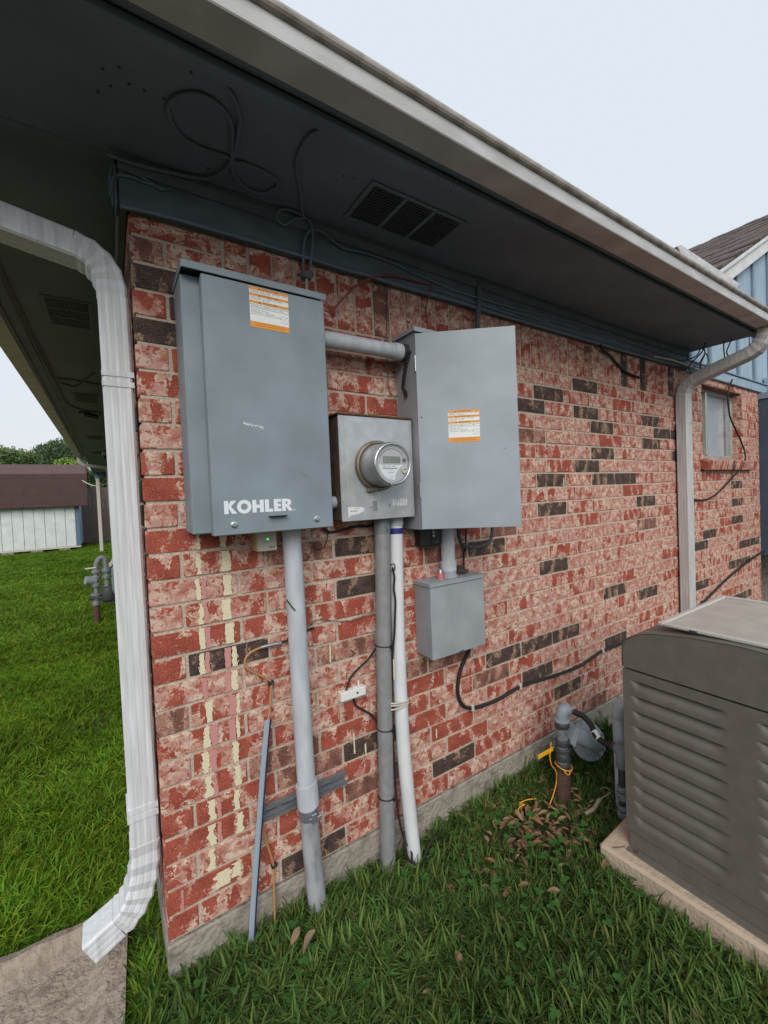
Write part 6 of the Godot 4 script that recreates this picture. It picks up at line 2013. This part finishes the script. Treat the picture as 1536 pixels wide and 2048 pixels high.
	eg.t = Transform3D(Basis(Vector3(0, 0, 1), Vector3(0, 1, 0), Vector3(-1, 0, 0)), Vector3.ZERO)
	eg.prism(P2([-20.4, -0.01, -17.54, -0.01, -17.54, 1.40, -18.0, 2.40, -18.97, 2.76, -19.94, 2.40, -20.4, 1.40]), 0.93, 0.95)
	obj("end_wall", eg, M.blue_siding, sh)
	obj("corner_board", bx(Vector3(x1 - 0.098, 0.0, -17.5), Vector3(x1, 1.40, -17.478), 0.004), M.shed_trim, sh)
	obj("corner_board", bx(Vector3(x1 - 0.004, 0.0, -17.62), Vector3(x1 + 0.016, 1.40, -17.479), 0.004), M.shed_trim, sh)
	obj("skid", bx(Vector3(xw, -0.06, -17.6), Vector3(x1 + 0.02, -0.004, -17.49), 0.006), M.post_paint, sh)
	for k in 8:
		obj("support_block", bx(Vector3(-1.5 - k * 0.7, -0.2, -17.75), Vector3(-1.2 - k * 0.7, -0.062, -17.5), 0.01), M.concrete, sh)
	var lines := [[Vector2(-17.28, 1.34), Vector2(-17.92, 2.44), 8, M.shed_roof_low], [Vector2(-17.92, 2.44), Vector2(-18.97, 2.83), 5, M.shed_roof]]
	for L in lines:
		var a: Vector2 = L[0]
		var b: Vector2 = L[1]
		var d := (b - a).normalized()
		var n: int = L[2]
		var stp := a.distance_to(b) / n
		for k in n:
			var c := MB.new()
			var q: Vector2 = a + d * stp * k
			c.t = Transform3D(Basis(Vector3(1, 0, 0), Vector3(0, -d.x, d.y) * -1.0, Vector3(0, d.y, d.x) * -1.0), Vector3(0, q.y, q.x))
			c.t.basis = Basis(Vector3(1, 0, 0), Vector3(0, d.y, d.x), Vector3(0, -d.x, d.y))
			var sx := -0.69
			while sx > xw - 0.2:
				var w := rng.randf_range(0.6, 1.0)
				var th := 0.022 + 0.003 * (k % 2)
				c.box(Vector3(sx - w, 0.0, 0.0), Vector3(sx - 0.003, stp + 0.02, th))
				sx -= w
			obj("shingle_course", c, L[3], sh)
	var back := MB.new()
	back.quad(Vector3(xw, 2.83, -18.97), Vector3(-0.69, 2.83, -18.97), Vector3(-0.69, 2.44, -20.02), Vector3(xw, 2.44, -20.02), Vector3(0, 1, -1))
	back.quad(Vector3(xw, 2.44, -20.02), Vector3(-0.69, 2.44, -20.02), Vector3(-0.69, 1.34, -20.66), Vector3(xw, 1.34, -20.66), Vector3(0, 1, -1))
	obj("back_slope", back, M.shed_roof, sh)
	var ve := MB.new()
	ve.tube(P([-0.685, 1.33, -17.27, -0.685, 2.45, -17.92, -0.685, 2.84, -18.97]), 0.03, 6)
	obj("roof_edge", ve, M.shed_roof_low, sh)

	# board fence
	var f := thing("board_fence", "weathered grey wooden board fence behind the patio post", "fence")
	var fx := -1.6
	while fx < 6.0:
		var w := rng.randf_range(0.128, 0.140)
		var hgt := 2.03 + rng.randf_range(-0.03, 0.03)
		obj("board", bx(Vector3(fx, -0.12, -19.62), Vector3(fx + w, hgt, -19.60 + rng.randf_range(0.0, 0.008)), 0.003), M.fence_wood, f)
		fx += w + 0.002
	obj("bottom_rail", bx(Vector3(-1.6, -0.18, -19.66), Vector3(6.0, -0.06, -19.57), 0.005), M.bark, f)
	obj("back_rail", bx(Vector3(-1.6, 1.5, -19.68), Vector3(6.0, 1.6, -19.63), 0.005), M.fence_wood, f)

	# trees behind the shed
	tree("round_tree", "mid green leafy tree rising behind the left part of the shed roof", Vector3(-3.9, GROUND, -25.0), 4.45, Vector3(2.3, 1.75, 1.8), Color(0.15, 0.235, 0.075), 6500, 3)
	tree("tall_tree", "darker blue green tree with an airy top behind the shed roof end", Vector3(-1.75, GROUND, -28.0), 5.5, Vector3(1.75, 2.1, 1.5), Color(0.09, 0.15, 0.07), 5600, 4)
	tree("bright_shrub", "bright yellow green shrub just above the right end of the shed roof", Vector3(-1.42, GROUND, -22.6), 3.5, Vector3(0.8, 1.0, 0.7), Color(0.24, 0.36, 0.08), 2400, 5)
	tree("green_tree", "broad green tree at the far left edge beyond the shed", Vector3(-7.4, GROUND, -26.0), 4.4, Vector3(2.6, 1.7, 2.0), Color(0.13, 0.2, 0.07), 4600, 6)
	tree("fence_shrub", "dark shrub showing over the top of the board fence", Vector3(0.2, GROUND, -21.5), 3.2, Vector3(1.6, 0.9, 0.8), Color(0.07, 0.13, 0.04), 3600, 7)


func leaf_mesh(len_: float, n: int, seed_: int) -> ArrayMesh:
	# a spray of small pointed leaves
	var r := RandomNumberGenerator.new()
	r.seed = seed_
	var b := MB.new()
	b.use_col = true
	for i in n:
		var d := Vector3(r.randf_range(-1, 1), r.randf_range(-0.5, 0.9), r.randf_range(-1, 1)).normalized()
		var o := Vector3(r.randf_range(-1, 1), r.randf_range(-1, 1), r.randf_range(-1, 1)) * len_ * 0.9
		var s := d.cross(Vector3(r.randf(), 1, r.randf())).normalized() * len_ * 0.3
		var u := s.cross(d) * 0.3
		var k := r.randf_range(0.75, 1.2)
		b.tint = Color(0.8 * k, 0.85 * k, 0.7 * k)
		b.quad(o, o + d * len_ * 0.5 + s + u, o + d * len_, o + d * len_ * 0.5 - s + u, s.cross(d))
	return b.mesh()


func tree(called: String, label: String, at: Vector3, top: float, size: Vector3, c: Color, n: int, seed_: int) -> void:
	var r := RandomNumberGenerator.new()
	r.seed = seed_ * 71
	var t := thing(called, label, "shrub" if called.ends_with("shrub") else "tree", at)
	var mid := Vector3(0, top - GROUND - size.y, 0)
	var tr := MB.new()
	tr.tube(smooth(P([0, -0.2, 0, 0.05, mid.y * 0.4, 0.0, -0.04, mid.y, 0.05, 0.02, mid.y + size.y * 0.6, 0.0]), 4), 0.12, 9, true, PackedFloat32Array([0.15, 0.15, 0.14, 0.14, 0.13, 0.12, 0.11, 0.10, 0.09, 0.08, 0.06, 0.05, 0.04]))
	obj("trunk", tr, M.bark, t)
	var lobes := []
	for i in 15:
		var d := Vector3(r.randf_range(-1, 1), r.randf_range(-0.7, 1), r.randf_range(-1, 1))
		d = d.normalized() * pow(r.randf(), 0.4)
		var p := mid + Vector3(d.x * size.x, d.y * size.y, d.z * size.z) * 0.78
		lobes.append([p, r.randf_range(0.22, 0.42) * size.y, r.randf_range(0.7, 1.25)])
	var lb := MB.new()
	for L in lobes:
		lb.tube(smooth(PackedVector3Array([mid - Vector3(0, size.y * 0.5, 0), mid.lerp(L[0], 0.5) + Vector3(0, 0.1, 0), L[0]]), 3), 0.03, 6, false)
	obj("branches", lb, M.bark, t)
	var mm := MultiMesh.new()
	mm.transform_format = MultiMesh.TRANSFORM_3D
	mm.use_colors = true
	mm.mesh = leaf_mesh(0.085, 7, seed_)
	mm.instance_count = n
	for i in n:
		var L = lobes[r.randi_range(0, lobes.size() - 1)]
		var d: Vector3 = Vector3(r.randfn(), r.randfn(), r.randfn()).normalized() * pow(r.randf(), 0.45) * L[1]
		var p: Vector3 = L[0] + d * Vector3(1.25, 0.9, 1.25)
		var bs := Basis.from_euler(Vector3(r.randf() * TAU, r.randf() * TAU, r.randf() * TAU)).scaled(Vector3.ONE * r.randf_range(0.7, 1.4))
		mm.set_instance_transform(i, Transform3D(bs, p))
		var k: float = L[2] * r.randf_range(0.75, 1.25)
		mm.set_instance_color(i, Color(c.r * k * r.randf_range(0.85, 1.2), c.g * k, c.b * k))
	var o := MultiMeshInstance3D.new()
	o.name = "crown"
	o.multimesh = mm
	o.material_override = M.tree_leaf
	t.add_child(o)
	o.set_meta("kind", "stuff")


# ---------------------------------------------------------------- grass and litter
func tuft(n: int, radius: float, h0: float, h1: float, width: float, lean: float, seed_: int) -> ArrayMesh:
	var r := RandomNumberGenerator.new()
	r.seed = seed_
	var b := MB.new()
	b.use_col = true
	for i in n:
		var a := r.randf() * TAU
		var o := Vector3(cos(a), 0, sin(a)) * radius * sqrt(r.randf())
		var h := r.randf_range(h0, h1)
		var dir := a + r.randf_range(-1.6, 1.6)
		var out := Vector3(cos(dir), 0, sin(dir))
		var side := Vector3(-out.z, 0, out.x).rotated(out, r.randf_range(-0.5, 0.5)) * width * r.randf_range(0.7, 1.2) * 0.5
		var ln := lean * r.randf_range(0.4, 1.6)
		var pts := []
		var seg := 4
		for s in seg + 1:
			var t := float(s) / seg
			pts.append(o + Vector3(0, h * (t - 0.32 * ln * t * t), 0) + out * (h * ln * t * t * 0.9))
		var kk := r.randf_range(0.7, 1.25)
		var yel := 1.0 + (r.randf_range(0.0, 0.5) if r.randf() < 0.3 else 0.0)
		b.tint = Color(minf(1.0, 0.62 * kk * yel), minf(1.0, 0.75 * kk), 0.62 * kk)
		if r.randf() < 0.035:
			b.tint = Color(1.0, 0.72, 0.9)
		for s in seg:
			var t0 := float(s) / seg
			var t1 := float(s + 1) / seg
			var w0 := side * (0.55 + 1.5 * t0 - 1.95 * t0 * t0)
			var w1 := side * maxf(0.55 + 1.5 * t1 - 1.95 * t1 * t1, 0.08)
			var nn: Vector3 = side.cross(pts[s + 1] - pts[s]).normalized()
			if nn.y < 0:
				nn = -nn
			var fold := nn * width * 0.12
			# shallow V along the midrib
			var n0 := (nn + side.normalized() * 0.35).normalized()
			var n1 := (nn - side.normalized() * 0.35).normalized()
			b.squad(pts[s], pts[s] + w0 + fold, pts[s + 1] + w1 + fold, pts[s + 1], n1, n1, n1, n1)
			b.squad(pts[s], pts[s] - w0 + fold, pts[s + 1] - w1 + fold, pts[s + 1], n0, n0, n0, n0)
	return b.mesh()


func strew(called: String, meshes: Array, places: Array, m: Material, label: String, cat: String) -> void:
	# places: [position, scale, colour, yaw]; one object per mesh variant
	for k in meshes.size():
		var list := []
		for i in range(k, places.size(), meshes.size()):
			list.append(places[i])
		var mm := MultiMesh.new()
		mm.transform_format = MultiMesh.TRANSFORM_3D
		mm.use_colors = true
		mm.mesh = meshes[k]
		mm.instance_count = list.size()
		for i in list.size():
			var q = list[i]
			mm.set_instance_transform(i, Transform3D(Basis.from_euler(Vector3(rng.randf_range(-0.15, 0.15), q[3], rng.randf_range(-0.15, 0.15))).scaled(Vector3.ONE * q[1]), q[0]))
			mm.set_instance_color(i, q[2])
		var o := MultiMeshInstance3D.new()
		o.name = called
		o.multimesh = mm
		o.material_override = m
		add_child(o, true)
		kind(o, "stuff")
		tag(o, label, cat)


func on_block(x: float, z: float) -> bool:
	return x > -0.92 and x < -0.095 and z > -0.42 and z < 0.12


func on_pad(x: float, z: float) -> bool:
	return x > 1.40 + 0.056 * (z - 0.55) and z > 0.55


func grasses() -> void:
	var patch := FastNoiseLite.new()
	patch.seed = 4
	patch.frequency = 1.4
	var near := []
	var tries := 15000
	for i in tries:
		var x := rng.randf_range(-1.0, 2.3)
		var z := rng.randf_range(0.008, 1.45)
		if x < 0.0:
			z = rng.randf_range(-0.3, 1.45)
		if on_block(x, z) or on_pad(x, z):
			continue
		var bare := clampf(1.0 - Vector2((x - 1.40) / 0.62, (z - 0.30) / 0.36).length(), 0.0, 1.0)
		if rng.randf() < bare * 0.95:
			continue
		if x > 2.0 and rng.randf() < 0.4:
			continue
		if z > 0.30 + maxf(x, -0.2) * 0.80:
			continue
		var n := patch.get_noise_2d(x, z)
		var k := 1.0 + 0.55 * n
		var hs := rng.randf_range(0.55, 1.08) * (1.0 - 0.45 * bare)
		if x > 0 and z < 0.08:
			hs *= 1.12
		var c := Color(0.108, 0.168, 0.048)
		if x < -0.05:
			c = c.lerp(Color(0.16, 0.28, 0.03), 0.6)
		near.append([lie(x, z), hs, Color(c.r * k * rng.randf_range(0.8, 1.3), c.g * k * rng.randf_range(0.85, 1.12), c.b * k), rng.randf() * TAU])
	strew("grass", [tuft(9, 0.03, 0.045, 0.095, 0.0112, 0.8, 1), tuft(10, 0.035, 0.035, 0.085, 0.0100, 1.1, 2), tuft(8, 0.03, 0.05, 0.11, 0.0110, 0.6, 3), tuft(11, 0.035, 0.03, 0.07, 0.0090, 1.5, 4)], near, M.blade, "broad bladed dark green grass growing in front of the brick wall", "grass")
	var mid := []
	for i in 13000:
		var z := -0.02 - pow(rng.randf(), 1.5) * 5.2
		var x := rng.randf_range(-1.0 + 0.19 * z, -0.005)
		if on_block(x, z):
			continue
		var n := patch.get_noise_2d(x * 0.8, z * 0.8)
		var k := 1.0 + 0.5 * n
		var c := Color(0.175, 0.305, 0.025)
		mid.append([lie(x, z), rng.randf_range(0.6, 1.1), Color(c.r * k * rng.randf_range(0.8, 1.25), c.g * k, c.b * k * rng.randf_range(0.7, 1.4)), rng.randf() * TAU])
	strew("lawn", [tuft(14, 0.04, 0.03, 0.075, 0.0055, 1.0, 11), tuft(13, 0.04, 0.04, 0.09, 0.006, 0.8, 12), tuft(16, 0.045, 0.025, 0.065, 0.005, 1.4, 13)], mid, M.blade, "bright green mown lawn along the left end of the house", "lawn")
	var far := []
	for i in 11000:
		var z := -4.6 - rng.randf() * 16.0
		var x := rng.randf_range(-1.4 + 0.19 * z, 0.0 if z > -9.6 else 1.2)
		if z < -17.3 and x < -0.85:
			continue
		var n := patch.get_noise_2d(x * 0.5, z * 0.4)
		var k := 1.0 + 0.4 * n
		var c := Color(0.185, 0.30, 0.032)
		far.append([lie(x, z), rng.randf_range(0.8, 1.25), Color(c.r * k * rng.randf_range(0.85, 1.2), c.g * k, c.b * k), rng.randf() * TAU])
	strew("lawn", [tuft(46, 0.12, 0.03, 0.085, 0.009, 1.0, 21), tuft(50, 0.13, 0.03, 0.075, 0.008, 1.2, 22)], far, M.blade, "bright green lawn stretching back to the shed and fence", "lawn")
	var wide := []
	for i in 9000:
		var x := rng.randf_range(-16.0, 12.0)
		var z := rng.randf_range(-22.0, 12.0)
		if x > -1.4 + 0.19 * minf(z, 0.0) and x < 9.5 and z < 1.4:
			continue
		if z < -17.0 and x < -0.7 and z > -20.8:
			continue
		wide.append([lie(x, z), rng.randf_range(1.2, 2.2), Color(0.11 * rng.randf_range(0.8, 1.2), 0.18 * rng.randf_range(0.85, 1.15), 0.03), rng.randf() * TAU])
	strew("lawn", [tuft(46, 0.14, 0.03, 0.07, 0.012, 1.0, 31)], wide, M.blade, "green lawn around the house outside the picture", "lawn")


func dry_leaf_mesh(seed_: int) -> ArrayMesh:
	var r := RandomNumberGenerator.new()
	r.seed = seed_
	var b := MB.new()
	b.use_col = true
	b.tint = Color(1, 1, 1)
	var ln := 0.075
	var n := 6
	var curl := r.randf_range(0.010, 0.022)
	var prev := []
	for i in n + 1:
		var t := float(i) / n
		var w := 0.015 * pow(sin(PI * clampf(t * 0.93 + 0.05, 0.0, 1.0)), 0.8) + 0.0005
		var y := 0.008 * sin(t * PI) + curl * t * t
		var row := [Vector3(-w, y + 0.3 * w, t * ln), Vector3(0.001 * sin(t * 5.0), y, t * ln), Vector3(w, y + 0.42 * w, t * ln)]
		if i > 0:
			b.quad(prev[0], prev[1], row[1], row[0], Vector3.UP)
			b.quad(prev[1], prev[2], row[2], row[1], Vector3.UP)
		prev = row
	return b.mesh()


func litter() -> void:
	var brown := [Color(0.95, 0.9, 0.85), Color(0.7, 0.62, 0.55), Color(1.0, 0.95, 0.8), Color(0.55, 0.45, 0.4), Color(0.85, 0.6, 0.45)]
	var list := []
	for i in 420:
		var x := 1.40 + rng.randfn() * 0.27
		var z := 0.30 + rng.randfn() * 0.15
		if i > 340:
			x = rng.randf_range(0.1, 2.2)
			z = rng.randf_range(0.05, 1.1)
		if on_pad(x, z) or z < 0.02:
			continue
		list.append([lie(x, z) + Vector3(0, rng.randf_range(0.006, 0.035 if i <= 340 else 0.05), 0), rng.randf_range(0.3, 0.7), brown[i % 5], rng.randf() * TAU])
	strew("leaf_litter", [dry_leaf_mesh(1), dry_leaf_mesh(2), dry_leaf_mesh(3)], list, M.dry_leaf, "brown dry leaves littering the thin grass around the gas riser", "leaf litter")
	var k := 0
	for q in [[Vector3(0.338, -0.075, 0.215), 1.25, 0.9, -0.9, "large curled tan dry leaf standing in the grass below the raceway strip"], [Vector3(0.318, -0.07, 0.165), 0.7, 2.4, 0.2, "small pale dry leaf right behind the large curled tan leaf"]]:
		var o := put_mesh("fallen_leaf", dry_leaf_mesh(8 + k), M.dry_leaf)
		o.transform = Transform3D(Basis.from_euler(Vector3(q[3], q[2], 0.3)).scaled(Vector3.ONE * q[1]), q[0])
		tag(o, q[4], "leaf")
		k += 1
	# little round clover leaves in the front grass
	var cl := MB.new()
	cl.use_col = true
	cl.tint = Color(0.7, 0.85, 0.7)
	for j in 3:
		var a := TAU * j / 3.0
		var c := Vector3(cos(a), 0, sin(a)) * 0.008
		for i in 7:
			var p := c + Vector3(cos(TAU * i / 7.0), 0.1 * cos(TAU * i / 7.0 - a), sin(TAU * i / 7.0)) * 0.0078
			var p2 := c + Vector3(cos(TAU * (i + 1) / 7.0), 0.1 * cos(TAU * (i + 1) / 7.0 - a), sin(TAU * (i + 1) / 7.0)) * 0.0078
			cl.flat(c, p, p2, Vector3.UP)
	var places := []
	for i in 380:
		var x := rng.randf_range(0.0, 1.5)
		var z := rng.randf_range(0.05, 0.9)
		if on_pad(x, z) or on_block(x, z):
			continue
		places.append([lie(x, z) + Vector3(0, rng.randf_range(0.02, 0.06), 0), rng.randf_range(0.7, 1.3), Color(0.075, 0.16, 0.045), rng.randf() * TAU])
	strew("clover", [cl.mesh()], places, M.blade, "small round clover leaves mixed into the front grass", "clover")
